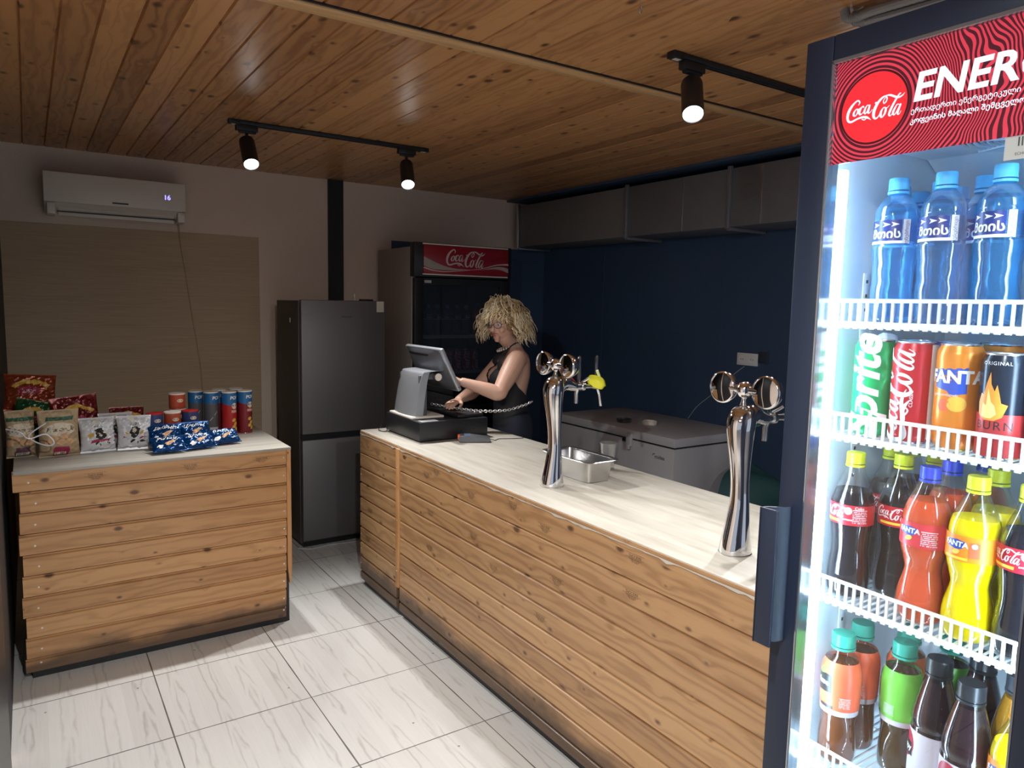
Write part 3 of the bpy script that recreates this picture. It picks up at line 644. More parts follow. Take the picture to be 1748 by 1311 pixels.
# water rings on the bar top
M_RING = mat('dried_water_ring', (0.83, 0.80, 0.74), 0.25)

# ================================================================ tray, cup, ashtrays
tr = thing('steel_tray', 'deep stainless steel food tray on the bar behind the far beer tap', 'tray', (1.965, 2.392, BT))
def tray_pt(u, z, inset):   # rounded rectangle
    a = 2*PI*u; hx, hy = 0.088-inset, 0.163-inset; c, s = math.cos(a), math.sin(a); k = (abs(c)**8+abs(s)**8)**(-1/8)
    return Vector((1.965+hx*c*k, 2.392+hy*s*k, BT+z))
pr = [(0.0, 0.030), (0.002, 0.024), (0.085, 0.012), (0.092, 0.010), (0.094, -0.006), (0.092, -0.008), (0.0905, -0.006), (0.0905, 0.012), (0.084, 0.0140), (0.004, 0.026), (0.003, 0.03)]
mb = MB(); mb.grid(lambda u, v: tray_pt(u, *pr[int(round(v*10))]), 64, 10, wrap=True)
mb.faces([tray_pt(i/64, 0.0, 0.03) for i in range(64)], [tuple(range(64))]); mb.faces([tray_pt(i/64, 0.003, 0.03) for i in range(64)], [tuple(range(64))])
mb.build('tray_body', M_STEEL, tr, smooth=50)
cup = thing('plastic_cup', 'clear empty plastic cup on the bar behind the steel tray', 'cup', (2.160, 2.420, BT))
MB().lathe([(0.026, 0), (0.0265, 0.003), (0.031, 0.05), (0.032, 0.055), (0.037, 0.10), (0.040, 0.118), (0.042, 0.120), (0.042, 0.123), (0.039, 0.122), (0.036, 0.10), (0.030, 0.05), (0.0255, 0.004), (0, 0.004)], 36, c=(2.160, 2.420, BT), cap=False).build('cup_wall', M_CUP, cup, smooth=50)
MB().lathe([(0, 0), (0.026, 0), (0.026, 0.002), (0, 0.002)], 30, c=(2.160, 2.420, BT)).build('cup_floor', M_CUP, cup)

# ================================================================ dark tall fridge
FX0, FX1, FY, FZ = 1.450, 2.035, 4.60, 1.652
fr = thing('fridge', 'tall dark grey two door fridge standing against the cream wall', 'fridge', (1.74, 4.85, 0))
MB().box(FX0, FY+0.055, 0.03, FX1, 5.13, FZ-0.006, 0.004).build('body', M_FRSIDE, fr)
MB().box(FX0+0.003, FY, 0.775, FX1-0.003, FY+0.05, FZ, 0.006).build('upper_door', M_FRIDGE, fr)
MB().box(FX0+0.003, FY, 0.055, FX1-0.003, FY+0.05, 0.735, 0.006).build('lower_door', M_FRIDGE, fr)
MB().box(FX0+0.003, FY+0.02, 0.735, FX1-0.003, FY+0.05, 0.775).build('grip_channel', M_BLACK, fr, label='black gap between the doors')
MB().box(FX0+0.02, FY+0.06, 0, FX1-0.02, 5.1, 0.035).build('plinth', M_BLACK, fr)
lay(rect2(-.038, -.005, .038, .005), onplane((1.757, FY-0.0006, 1.545), (1, 0, 0), (0, 0, 1))).build('maker_mark', M_DARKTXT, fr)
lay(rect2(-.026, -.036, .026, .036), onplane((1.995, FY-0.0006, 1.614), (1, 0, 0), (0, 0, 1))).build('sticker', M_STICKER, fr, label='small cream sticker in the corner')
MB().box(FX0-0.002, 4.82, 1.50, FX0, 4.835, 1.53).build('side_clip', M_WHITE, fr, label='tiny pale mark on the side')
dsh = MB(); dsh.lathe([(0.05, 0), (0.055, 0.003), (0.05, 0.006), (0, 0.004)], 20, c=(1.80, 4.72, FZ-0.0055)); tag(dsh.build('small_dish', M_FREEZER), 'flat pale dish on top of the dark fridge', 'dish')
fg = MB(); fg.lathe([(0.014, 0), (0.012, 0.010), (0.006, 0.018), (0.011, 0.028), (0.007, 0.036), (0.009, 0.044), (0.004, 0.052), (0, 0.055)], 14, c=(1.835, 4.66, FZ-0.0005+0.0)); tag(fg.build('figurine', M_STICKER), 'tiny pale figurine on the top edge of the dark fridge', 'figurine')
tag(MB().box(1.865, 4.62, FZ, 1.955, 4.66, FZ+0.012, 0.004).build('remote_control', M_BLACK), 'black remote lying on the top front edge of the dark fridge', 'remote')
pts = catmull([(1.42, 4.62, 0.012), (1.5, 4.585, 0.006), (1.62, 4.60, 0.006), (1.78, 4.58, 0.006), (1.9, 4.57, 0.006), (1.99, 4.45, 0.006), (1.975, 4.33, 0.006)], 8)
tag(MB().tube(pts, 0.0045, 6).build('floor_cable', M_FREEZER), 'grey cable lying on the floor along the fridge foot', 'cable')

# ================================================================ far drinks cooler (unlit)
KX0, KX1, KY = 2.325, 3.16, 4.75
kc = thing('drinks_cooler', 'unlit red and black drinks cooler at the back beside the woman', 'drinks cooler', (2.74, 5.1, 0))
MB().box(KX0, KY+0.05, 0.0, KX0+0.03, 5.40, 2.052, 0.003).build('side_panel', M_GREYPANEL, kc, label='pale grey side panel')
MB().box(KX1-0.03, KY+0.05, 0.0, KX1, 5.40, 2.052, 0.003).build('side_panel', M_BLACK, kc)
mb = MB(); mb.box(KX0+0.03, 5.36, 0, KX1-0.03, 5.40, 2.05); mb.box(KX0+0.03, KY+0.08, 0.0, KX1-0.03, 5.36, 0.22); mb.box(KX0+0.03, KY+0.08, 1.80, KX1-0.03, 5.36, 2.04)
mb.build('cabinet', M_BLACK, kc)
MB().box(KX0-0.002, KY, 1.835, KX1, KY+0.075, 2.083, 0.006).build('header_box', M_BLACK, kc)
hb = MB().box(2.392, KY-0.012, 1.862, 3.122, KY, 2.066, 0.004).build('header_sign', mat('dim_red_sign', (0.30, 0.008, 0.022), 0.3, coat=0.3), kc, label='red sign with a white script logo')
def hd(x, y): return Vector((2.392+x*0.73, KY-0.0128, 2.066-y*0.204))
def hp(L_): return [((a-40)/1650, (b-80)/610) for a, b in L_]
M_WAVE = mat('dull_silver_print', (0.42, 0.37, 0.33), 0.4); M_DW = mat('sign_white_print', (0.62, 0.52, 0.48), 0.4)
t_ = catmull(hp([(40,330),(200,420),(400,510),(600,560),(800,570),(960,575)]), 6); b_ = catmull(hp([(40,530),(200,590),(400,605),(600,600),(800,585),(960,576)]), 6)
lay(merge2d(band2(t_, b_)), lambda x, y: hd(x, y)).build('silver_wave', M_WAVE, hb)
t_ = catmull(hp([(960,573),(1200,545),(1400,490),(1550,475),(1690,510)]), 6); b_ = catmull(hp([(960,576),(1200,555),(1400,535),(1550,550),(1690,610)]), 6)
lay(band2(t_, b_), lambda x, y: hd(x, y)).build('silver_wave', M_WAVE, hb)
lay(ribbon([(a, b, w) for (a, b), w in zip(hp([(40,565),(200,620),(420,640),(700,610),(950,575),(1200,520),(1450,440),(1690,415)]), (.035, .03, .03, .02, .01, .015, .03, .06))], 6), lambda x, y: hd(x, y)+Vector((0, -0.0004, 0))).build('white_wave', M_DW, hb)
lg = tf2(LOGO, 0.335)
lay(lg, onplane((2.742, KY-0.0136, 1.972), (1, 0, 0), (0, 0, 1))).build('script_logo', M_DW, hb, smooth=0)
for z in (2.068, 1.850): MB().box(2.385, KY-0.016, z, 3.118, KY-0.002, z+0.010, 0.002).build('chrome_strip', M_WHITE, kc, label='pale trim strip')
mb = MB(); y0, y1 = KY+0.005, KY+0.045
mb.box(KX0+0.005, y0, 0.12, 2.400, y1, 1.828, 0.004); mb.box(3.06, y0, 0.12, KX1-0.005, y1, 1.828, 0.004); mb.box(2.40, y0, 1.78, 3.06, y1, 1.828); mb.box(2.40, y0, 0.12, 3.06, y1, 0.22)
kd = mb.build('door', M_BLACK, kc); MB().box(2.40, KY+0.02, 0.22, 3.06, KY+0.026, 1.78).build('pane', M_DGLASS, kd)
MB().box(2.405, KY-0.002, 1.792, 2.46, KY+0.004, 1.812).build('badge', M_FREEZER, kd)
for z in (1.395, 1.125, 0.85, 0.55):
    mb = MB(); mb.box(2.36, KY+0.055, z-0.012, 3.12, KY+0.075, z+0.014, 0.002)
    for i in range(20): mb.box(2.37+i*0.038, KY+0.075, z-0.004, 2.374+i*0.038, 5.35, z)
    mb.build('shelf', M_WHITE if z > 1.2 else M_FREEZER, kc)

# ================================================================ chest freezer
cf = thing('chest_freezer', 'grey chest freezer behind the bar against the navy wall', 'freezer', (3.4, 3.45, 0))
CX0, CX1, CY0, CY1 = 3.085, 3.735, 2.89, 4.02
MB().box(CX0, CY0, 0.04, CX1, CY1, 0.828, 0.008).build('cabinet', M_FREEZER, cf)
MB().box(CX0-0.006, CY0-0.006, 0.838, CX1, CY1+0.006, 0.893, 0.008).build('lid', M_FREEZER, cf)
MB().box(CX0+0.01, CY0+0.01, 0.826, CX1-0.01, CY1-0.01, 0.84).build('lid_seal', M_BLACK, cf)
mb = MB(); mb.box(CX0-0.022, 3.235, 0.79, CX0-0.0, 3.28, 0.872, 0.006); mb.box(CX0-0.03, 3.24, 0.77, CX0-0.018, 3.262, 0.80, 0.004); mb.build('lid_latch', M_FREEZER, cf)
MB().box(CX0-0.024, 3.285, 0.815, CX0-0.001, 3.31, 0.84, 0.003).build('lock', M_BLACK, cf)
lay(merge2d(text2d('midea', 0.034, bold=0.012), ribbon([(-.058, .004, .004), (-.05, .016, .004), (-.038, .014, .004)], 4)), onplane((CX0-0.0006, 3.005, 0.762), (0, -1, 0), (0, 0, 1))).build('maker_name', M_DARKTXT, cf, smooth=0)
for x in (CX0+0.05, CX1-0.05):
    for y in (CY0+0.05, CY1-0.05): MB().lathe([(0.02, 0), (0.02, 0.04)], 12, c=(x, y, 0)).build('foot', M_BLACK, cf)
at = MB().lathe([(0, 0), (0.040, 0), (0.045, 0.003), (0.047, 0.024), (0.043, 0.026), (0.040, 0.006), (0, 0.006)], 32, c=(3.315, 3.33, 0.8935), fn=lambda r, a, z: r*(0.93 if (z > 0.015 and (a % (2*PI/3)) < 0.25) else 1))
tag(at.build('ashtray', M_WHITE), 'white round ashtray on the chest freezer lid', 'ashtray')
tag(MB().lathe([(0, 0), (0.045, 0), (0.05, 0.004), (0.052, 0.022), (0.045, 0.024), (0.04, 0.008), (0, 0.008)], 28, c=(3.235, 3.485, 0.8935)).build('ashtray', clear('smoked_glass', (0.35, 0.35, 0.36), 0.12, 0.05, edge=0.8)), 'clear glass ashtray left of the white one on the freezer lid', 'ashtray')
# things by the right wall behind the near tap
mb = MB(); mb.grid(lambda u, v: Vector((3.25+0.5*u, 2.25+0.45*v+0.05*math.sin(5*u), 0.55+0.20*math.sin(PI*min(1, u*1.1))*(0.35+0.65*v)+0.02*math.sin(11*u+7*v))), 24, 16)
mb.grid(lambda u, v: Vector((3.25+0.02*math.sin(9*v), 2.25+0.45*u+0.05*0, 0.55*v+0.0)), 12, 8)
tag(mb.build('folded_tarpaulin', mat('teal_tarp', (0.02, 0.075, 0.085), 0.6)), 'dark teal tarpaulin heaped beside the chest freezer behind the near beer tap', 'tarpaulin')
mb = MB(); mb.prism([(1.30, 0.30), (1.98, 0.30), (1.98, 0.62), (1.88, 0.70), (1.55, 0.98), (1.30, 0.98)], 0.25, o=(3.02, 0, 0), u=(0, 1, 0), d=(1, 0, 0)); mb.box(3.03, 1.32, 0, 3.26, 1.96, 0.30)
tag(mb.build('slanted_box', mat('pale_grey_box', (0.42, 0.44, 0.48), 0.45)), 'pale grey slant topped box between the near beer tap and the cooler', 'box')
# ================================================================ near drinks cooler (lit)
NX, NY0, NY1, NZ = 1.10, 0.338, 0.777, 2.092
nc = thing('drinks_cooler', 'tall narrow navy drinks cooler with glowing shelves and a red sign, nearest the camera', 'drinks cooler', (1.40, 0.56, 0))
M_NCOOL = mat('navy_black_door', (0.012, 0.018, 0.036), 0.40, spec=.35)
M_LINER = mat('white_liner', (0.70, 0.76, 0.82), 0.35)
M_RAIL = mat('white_wire_plastic', (0.80, 0.82, 0.84), 0.3)
IX0, IX1, IY0, IY1, IZ0, IZ1 = NX+0.035, 1.60, NY0+0.03, 0.7555, 0.12, 2.04
MB().box(NX+0.035, NY1-0.018, 0.06, 1.64, NY1-0.002, NZ-0.004, 0.003).build('side_panel', M_NCOOL, nc)
MB().box(NX+0.035, NY0+0.002, 0.06, 1.64, NY0+0.018, NZ-0.004, 0.003).build('side_panel', M_NCOOL, nc)
MB().box(1.615, NY0+0.018, 0.06, 1.64, NY1-0.018, NZ-0.004).build('back_panel', M_NCOOL, nc)
MB().box(NX+0.035, NY0+0.018, NZ-0.03, 1.615, NY1-0.018, NZ-0.004).build('top_panel', M_NCOOL, nc)
MB().box(NX+0.035, NY0+0.018, 0.0, 1.60, NY1-0.018, 0.10).build('plinth', M_NCOOL, nc)
mb = MB(); mb.box(IX0+0.004, IY1, IZ0, 1.612, NY1-0.019, IZ1); mb.box(IX0+0.004, NY0+0.019, IZ0, 1.612, IY0, IZ1); mb.box(IX1, IY0, IZ0, 1.613, IY1, IZ1)
mb.box(IX0+0.004, IY0, IZ1, 1.60, IY1, IZ1+0.018); mb.box(IX0+0.004, IY0, IZ0-0.018, 1.60, IY1, IZ0)
mb.build('liner', M_LINER, nc, smooth=0)
# evaporator housing with its round fan grille
EZ = 1.945
mb = MB(); mb.prism([(1.20, 2.04), (1.20, EZ+0.035), (1.25, EZ), (1.47, EZ), (1.60, EZ-0.075), (1.60, 2.04)], IY1-IY0-0.004, o=(0, IY0+0.002, 0), u=(1, 0, 0), d=(0, 1, 0))
ev = mb.build('evaporator_housing', M_LINER, nc, smooth=0)
mb = MB(); gx, gy = 1.375, 0.535
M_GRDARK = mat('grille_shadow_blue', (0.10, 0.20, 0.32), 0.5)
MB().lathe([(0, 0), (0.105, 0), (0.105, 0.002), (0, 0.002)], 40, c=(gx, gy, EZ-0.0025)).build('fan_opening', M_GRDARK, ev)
for k in range(9):
    r = 0.028+k*0.0095; mb.tube([(gx+r*math.sin(2*PI*i/48), gy+r*math.cos(2*PI*i/48), EZ-0.006) for i in range(48)], 0.0028, 6, closed=True)
for a in (0.4, 1.4, 2.4, 3.5, 4.6, 5.6): mb.tube([(gx+0.02*math.sin(a), gy+0.02*math.cos(a), EZ-0.0075), (gx+0.112*math.sin(a), gy+0.112*math.cos(a), EZ-0.0075)], 0.0035, 6)
mb.lathe([(0, 0), (0.026, 0), (0.026, 0.006), (0, 0.006)], 24, c=(gx, gy, EZ-0.009)); mb.build('fan_grille', M_LINER, ev)
# door
mb = MB()
mb.box(NX, NY1-0.050, 0.10, NX+0.030, NY1, NZ, 0.003); mb.box(NX, NY0, 0.10, NX+0.030, NY0+0.050, NZ, 0.003)
mb.box(NX, NY0+0.050, 2.050, NX+0.030, NY1-0.050, NZ, 0.003); mb.box(NX, NY0+0.050, 0.10, NX+0.030, NY1-0.050, 0.18, 0.003)
dr = mb.build('door', M_NCOOL, nc)
MB().box(NX+0.010, NY0+0.052, 0.182, NX+0.014, NY1-0.052, 2.048).build('glass_pane', M_GLASS, dr)
mb = MB(); 
for (a, b, c_, d_) in ((NY1-0.053, NY1-0.050, .18, 2.05), (NY0+0.050, NY0+0.053, .18, 2.05)): mb.box(NX+0.001, a, c_, NX+0.029, b, d_)
mb.box(NX+0.001, NY0+0.05, 2.046, NX+0.029, NY1-0.05, 2.050); mb.box(NX-0.001, NY0+0.05, 2.0465, NX+0.001, NY1-0.05, 2.0515); mb.box(NX-0.001, NY1-0.0515, 0.18, NX+0.001, NY1-0.0495, 2.05); mb.build('inner_trim', mat('brushed_inner_trim', (0.45, 0.48, 0.52), 0.15, 0.9), dr)
mb = MB(); mb.box(NX+0.030, NY1-0.05, 0.11, NX+0.036, NY1-0.03, 2.08); mb.box(NX+0.030, NY0+0.03, 0.11, NX+0.036, NY0+0.05, 2.08); mb.build('gasket', M_FREEZER, dr)
mb = MB(); mb.prism([(NX, NY1-0.030), (NX-0.020, NY1-0.026), (NX-0.040, NY1-0.010), (NX-0.052, NY1-0.004), (NX-0.052, NY1-0.001), (NX-0.038, NY1-0.006), (NX-0.018, NY1-0.022), (NX, NY1-0.026)], 0.245, o=(0, 0, 1.063), u=(1, 0, 0), v=(0, 1, 0), d=(0, 0, 1))
mb.box(NX-0.052, NY1-0.036, 1.063, NX-0.046, NY1-0.001, 1.308, 0.002); mb.build('handle', M_NCOOL, dr, smooth=50)
# backlit sign: wavy red and black lines
def sign_mat():
    m, nt, b = nmat('wavy_red_sign'); n = NT(nt); o = n.sep(n.obj())      # object frame: y across, z up
    y = n.m('SUBTRACT', o[1], 0.0); z = n.m('SUBTRACT', o[2], 0.0)
    dy = n.m('DIVIDE', n.m('SUBTRACT', y, 0.657-0.56), 1.0); dz = n.m('SUBTRACT', z, 1.966)
    d = n.m('SQRT', n.m('ADD', n.m('MULTIPLY', dy, dy), n.m('MULTIPLY', n.m('MULTIPLY', dz, dz), 0.93)))
    nz = n.noise(n.xyz(0, n.m('MULTIPLY', y, 9), n.m('MULTIPLY', z, 9)), 1.0, 2)
    far = n.sstep(d, 0.062, 0.16)
    ph = n.m('ADD', n.m('MULTIPLY', d, 850.0), n.m('MULTIPLY', n.m('MULTIPLY', nz, far), 95.0))
    s = n.m('ADD', n.m('MULTIPLY', n.m('SINE', ph), 0.5), 0.5)
    k = n.sstep(s, 0.42, 0.62)
    col = n.mix(k, (0.050, 0.008, 0.014, 1), (0.50, 0.035, 0.060, 1))
    nt.links.new(col, b.inputs['Base Color']); b.inputs['Roughness'].default_value = 0.25
    nt.links.new(col, b.inputs['Emission Color']); b.inputs['Emission Strength'].default_value = 0.42
    return m
SX = NX+0.0075
sg = MB().box(SX, NY0+0.054, 1.888, SX+0.002, NY1-0.054, 2.046).build('sign', sign_mat(), dr, smooth=0, label='backlit red sign with dark wavy lines')
M_SIGNW = mat('backlit_white_print', (0.75, 0.78, 0.82), 0.3, emit=(0.62, 0.78, 1.0), estr=0.42)
M_SIGNR = mat('backlit_red_print', (0.62, 0.02, 0.03), 0.25, emit=(0.8, 0.03, 0.04), estr=0.30)
M_SIGND = mat('sign_dark_ring', (0.06, 0.008, 0.014), 0.3)
def sg_on(dx): return onplane((SX-dx, 0, 0), (0, -1, 0), (0, 0, 1))
lay(ell2(-0.657, 1.966, 0.0555, 0.0555, 64), sg_on(0.0004)).build('emblem_ring', M_SIGND, dr, smooth=0)
lay(ell2(-0.657, 1.966, 0.0525, 0.0525, 64), sg_on(0.0007)).build('round_emblem', M_SIGNR, dr, smooth=0, label='plain red disc of the emblem')
lay(tf2(LOGO, 0.092, -0.655, 1.962, 0.0), sg_on(0.0010)).build('script_logo', M_SIGNW, dr, smooth=0)
en = text2d('ENERGY', 0.057, bold=0.025, shear=0.14, align='LEFT', sx=1.02)
lay(tf2(en, 1, -0.598, 1.979), sg_on(0.0008)).build('large_word', M_SIGNW, dr, smooth=0)
lay(tf2(text2d('ერთადერთი ენერგეტიკული სასმელი კოკა-კოლას', 0.0098, align='LEFT', bold=0.008), 1, -0.598, 1.9475), sg_on(0.0008)).build('small_line', M_SIGNW, dr, smooth=0)
lay(tf2(text2d('კოფეინის მაღალი შემცველობა • გუარანა • B ვიტ', 0.0098, align='LEFT', bold=0.02), 1, -0.598, 1.933), sg_on(0.0008)).build('small_line', M_SIGNW, dr, smooth=0)
# sticker on the glass below the sign
st = lay(rect2(-0.468, 1.857, -0.40, 1.888), onplane((NX+0.0092, 0, 0), (0, -1, 0), (0, 0, 1))).build('glass_sticker', mat('grey_sticker', (0.50, 0.52, 0.50), 0.5), dr, smooth=0)
bars = merge2d(*[rect2(-0.452+i*0.0042, 1.874, -0.452+i*0.0042+0.0018, 1.886) for i in range(9)], tf2(text2d('001', 0.0075), 1, -0.436, 1.870), tf2(text2d('ECHO РАБ', 0.0052), 1, -0.442, 1.864))
lay(bars, onplane((NX+0.0090, 0, 0), (0, -1, 0), (0, 0, 1))).build('sticker_print', M_DARKTXT, dr, smooth=0)
# LED strips
M_LED = mat('led_tube_glow', (1, 1, 1), 0.4, emit=(0.58, 0.81, 1.0), estr=21)
for y in (0.7265, NY0+0.045):
    MB().box(1.142, y-0.007, 0.20, 1.156, y+0.007, 1.885, 0.003).build('light_strip', M_LED, nc, label='glowing white light strip')
MB().box(1.150, 0.735, 0.2, 1.165, 0.7555, 1.88, 0.002).build('strip_holder', M_LINER, nc)
MB().box(1.28, IY1-0.0015, 0.2, 1.302, IY1, 1.72, 0.001).build('shelf_ladder', M_LINER, nc)
MB().box(1.56, IY1-0.0015, 0.2, 1.58, IY1, 1.80, 0.001).build('shelf_ladder', M_LINER, nc)
mb = MB()
for i in range(58): mb.box(1.288, IY1-0.002, 0.22+i*0.026, 1.294, IY1-0.0012, 0.226+i*0.026)
mb.build('ladder_holes', M_DARKTXT, nc)
# shelves with slatted front rails
SH = [1.6320, 1.4350, 1.1380, 0.8180, 0.50]
for zi, z in enumerate(SH):
    mb = MB()
    for i in range(27): mb.tube([(1.185, IY0+0.012+i*(IY1-IY0-0.024)/26, z-0.003), (1.585, IY0+0.012+i*(IY1-IY0-0.024)/26, z-0.003)], 0.0022, 5)
    for x in (1.19, 1.39, 1.58): mb.tube([(x, IY0+0.008, z-0.0075), (x, IY1-0.008, z-0.0075)], 0.0028, 6)
    sh = mb.build('shelf', M_RAIL, nc)
    mb = MB(); xr = 1.175
    mb.tube([(xr, IY0+0.006, z+0.036), (xr, IY1-0.010, z+0.036)], 0.0034, 8); mb.box(xr-0.003, IY0+0.006, z-0.008, xr+0.004, IY1-0.010, z+0.001, 0.0015)
    for i in range(26):
        y = IY0+0.009+i*(IY1-IY0-0.024)/25
        mb.box(xr-0.0022, y-0.0020, z-0.002, xr+0.0022, y+0.0020, z+0.035)
        if i < 25: mb.box(xr-0.002, y, z-0.0115, xr+0.003, y+0.0085, z-0.006, 0.001)
    mb.build('front_rail', M_RAIL, sh)

# ================================================================ bottles and cans
def prof(pts, n=4): return [(max(p[0], 0), p[1]) for p in catmull(pts, n)]
def cap_mb(r, h, z, ridges=True): 
    return MB().lathe([(0, z), (r, z), (r, z+h*.12), (r*0.985, z+h*.15), (r*0.985, z+h*.85), (r*.93, z+h), (0, z+h)], 48, fn=(lambda rr, a, zz: rr*(1-0.02*(math.sin(a*24) > 0))) if ridges else None)
RZ = -PI/2    # fronts face the aisle
LIQ = {}
def bottle(name, label, cat, p, m_body, m_liq, m_cap, capr, caph, H, fill, m_lab=None, lab=None, decals=(), group=None, caplabel=None, liqlabel=None, fn=None):
    t = thing(name, label, cat, (0, 0, -5), RZ, group)
    zc = H-caph
    outer = prof(p)
    L(MB().lathe(outer, 36, fn=fn, cap=False), 'bottle_wall', m_body, t, smooth=60)
    if m_liq:
        inner = [(r*0.965-0.0003, z+0.0015) for r, z in outer if z < fill]
        inner = [(0, inner[0][1])]+inner+[(0, inner[-1][1])]
        L(MB().lathe(inner, 36, fn=fn, cap=False), 'drink', m_liq, t, smooth=60, label=liqlabel)
    L(cap_mb(capr, caph, zc), 'cap', m_cap, t, label=caplabel)
    L(MB().lathe([(capr*.9, zc-0.006), (capr*1.03, zc-0.006), (capr*1.03, zc-0.002), (capr*.9, zc-0.002)], 30), 'neck_ring', m_cap, t)
    if m_lab:
        z0, z1 = lab; nn = 8; rr = []
        def rad(z):
            for (r0, a0), (r1, a1) in zip(outer[:-1], outer[1:]):
                if a0 <= z <= a1: return r0+(r1-r0)*((z-a0)/(a1-a0) if a1 > a0 else 0)
            return outer[-1][0]
        lb = L(MB().lathe([(rad(z0+(z1-z0)*i/nn)+0.0006, z0+(z1-z0)*i/nn) for i in range(nn+1)], 48, cap=False), 'label', m_lab, t, smooth=60)
        for (d, m_, nm, th, zz, off) in decals:
            mp = (lambda off, th, zz: (lambda x, y: Vector(((rad(zz+y)+off)*math.sin(th+x/rad(zz)), -(rad(zz+y)+off)*math.cos(th+x/rad(zz)), zz+y))))(off, th, zz)
            o = lay(dense(d) if nm not in ('small_print', 'side_text', 'small_word') else d, mp).build(nm, m_, smooth=60); o.parent = lb
    return t
def D(d, m, nm, th, z, off=0.0011): return (d, m, nm, th, z, off)
M_PET = clear('clear_bottle', (0.97, 0.98, 0.98), 0.035, 0.06, edge=0.42)
M_BLUEPET = clear('blue_water_bottle', (0.48, 0.82, 1.0), 0.07, 0.05, haze=0.22, hazecol=(0.14, 0.56, 1.0), edge=0.5, refr=0.25, ior=1.06)
M_WATER = clear('water', (0.86, 0.95, 1.0), 0.01, 0.02, edge=0.08, refr=0.3, ior=1.08)
def liquid(name, c, tr=0.0, rough=0.08):
    m, nt, b = nmat(name); b.inputs['Base Color'].default_value = (*c, 1); b.inputs['Roughness'].default_value = rough; b.inputs['Transmission Weight'].default_value = tr; b.inputs['IOR'].default_value = 1.12
    b.inputs['Specular IOR Level'].default_value = 0.4; return m
Q_COLA = liquid('dark_cola', (0.012, 0.010, 0.014)); Q_RED = liquid('red_orange_drink', (0.62, 0.085, 0.03)); Q_YEL = liquid('yellow_drink', (0.86, 0.66, 0.0)); Q_TEA = liquid('amber_tea', (0.22, 0.065, 0.02), 0.45); Q_TEA2 = liquid('brown_tea', (0.10, 0.05, 0.015), 0.4); Q_ORG = liquid('orange_juice', (0.72, 0.38, 0.04)); Q_CHERRY = liquid('dark_cherry_drink', (0.025, 0.010, 0.014))
C_YEL = mat('lime_yellow_cap', (0.66, 0.70, 0.02), 0.35); C_BLUE = mat('royal_blue_cap', (0.02, 0.05, 0.55), 0.35); C_LBLUE = mat('sky_blue_cap', (0.10, 0.48, 0.85), 0.35)
C_GRN = mat('sea_green_cap', (0.03, 0.36, 0.27), 0.35); C_BLK = mat('black_cap', (0.02, 0.022, 0.028), 0.3); C_GRY = mat('grey_cap', (0.10, 0.12, 0.16), 0.35); C_ORG = mat('orange_cap', (0.85, 0.38, 0.06), 0.35)
P_RED = mat('red_label', (0.52, 0.015, 0.03), 0.35); P_W = mat('label_white', (0.82, 0.82, 0.84), 0.4); P_YEL = mat('label_yellow', (0.85, 0.62, 0.05), 0.4); P_NAVY = mat('label_navy', (0.012, 0.03, 0.20), 0.35); P_BLUE = mat('label_blue', (0.02, 0.07, 0.45), 0.35)
P_ORANGE = mat('label_orange', (0.88, 0.25, 0.02), 0.35); P_FRED = mat('label_berry_red', (0.60, 0.035, 0.05), 0.35); P_GREEN = mat('label_green', (0.16, 0.50, 0.06), 0.35); P_TEAO = mat('label_tea_orange', (0.85, 0.14, 0.06), 0.35); P_LILAC = mat('label_lilac_white', (0.55, 0.50, 0.56), 0.4); P_BLK = mat('label_black', (0.015, 0.02, 0.02), 0.35); P_DRED = mat('label_dark_red', (0.40, 0.02, 0.05), 0.35); P_GRN2 = mat('can_green', (0.012, 0.36, 0.11), 0.28, 0.3); P_CANR = mat('can_red', (0.55, 0.015, 0.03), 0.28, 0.3); P_CANO = mat('can_orange', (0.78, 0.24, 0.02), 0.28, 0.3); P_CANB = mat('can_black', (0.015, 0.02, 0.035), 0.22, 0.3); P_ALU = mat('can_aluminium', (0.70, 0.72, 0.74), 0.25, 0.95)
P_LIME = mat('label_lime', (0.45, 0.60, 0.08), 0.4)

# --- still water
H = 0.240
def hexa(r, a, z): return r*(1-0.03*abs(math.sin(a*3)) if 0.012 < z < 0.19 else 1)*(1+0.018*math.sin(a*3+z*190) if 0.02 < z < 0.105 else 1)
wp = [(.0, .003), (.022, .0), (.031, .006), (.0335, .02), (.0325, .05), (.0315, .075), (.0325, .10), (.0345, .118), (.0347, .127), (.033, .132), (.033, .171), (.0337, .177), (.0315, .190), (.0225, .205), (.0152, .212), (.0142, .2155), (.0142, .218)]
arrow = merge2d(poly2([(-.005, .004), (.007, 0), (-.005, -.004), (-.002, 0)]))
wd = [D(rect2(-.052, -.0155, .020, .0185, 24, 1), P_NAVY, 'navy_band', 0, .151, .0009), D(rect2(.0225, -.0165, .0335, .021, 4, 1), P_W, 'white_tab', 0, .149, .0010),
      D(rect2(-.07, -.0215, .0335, -.0170, 30, 1), P_W, 'white_band', 0, .1525, .0010),
      D(text2d('მთის', .0185, bold=.03), P_W, 'brand_word', -.15, .146, .0013), D(merge2d(tf2(arrow, 1, 0, 0), tf2(arrow, 1, -.018, 0), tf2(arrow, 1, .013, 0)), P_W, 'arrow_marks', -.1, .162, .0013),
      D(tf2(text2d('ბუნებრივი 0%', .0072), rot=PI/2, dx=.028, dy=.001), P_NAVY, 'side_text', 0, .152, .0014)]
WB = bottle('water_bottle', 'x', 'water bottle', wp, M_BLUEPET, M_WATER, C_LBLUE, .0158, .020, H, .196, clear('label_film', (0.62, 0.80, 0.95), 0.1, 0.1, haze=0.3, hazecol=(0.2, 0.5, 0.9)), (.1325, .1705), wd, group='still water bottles on the top shelf', fn=hexa)
Z1 = SH[0]
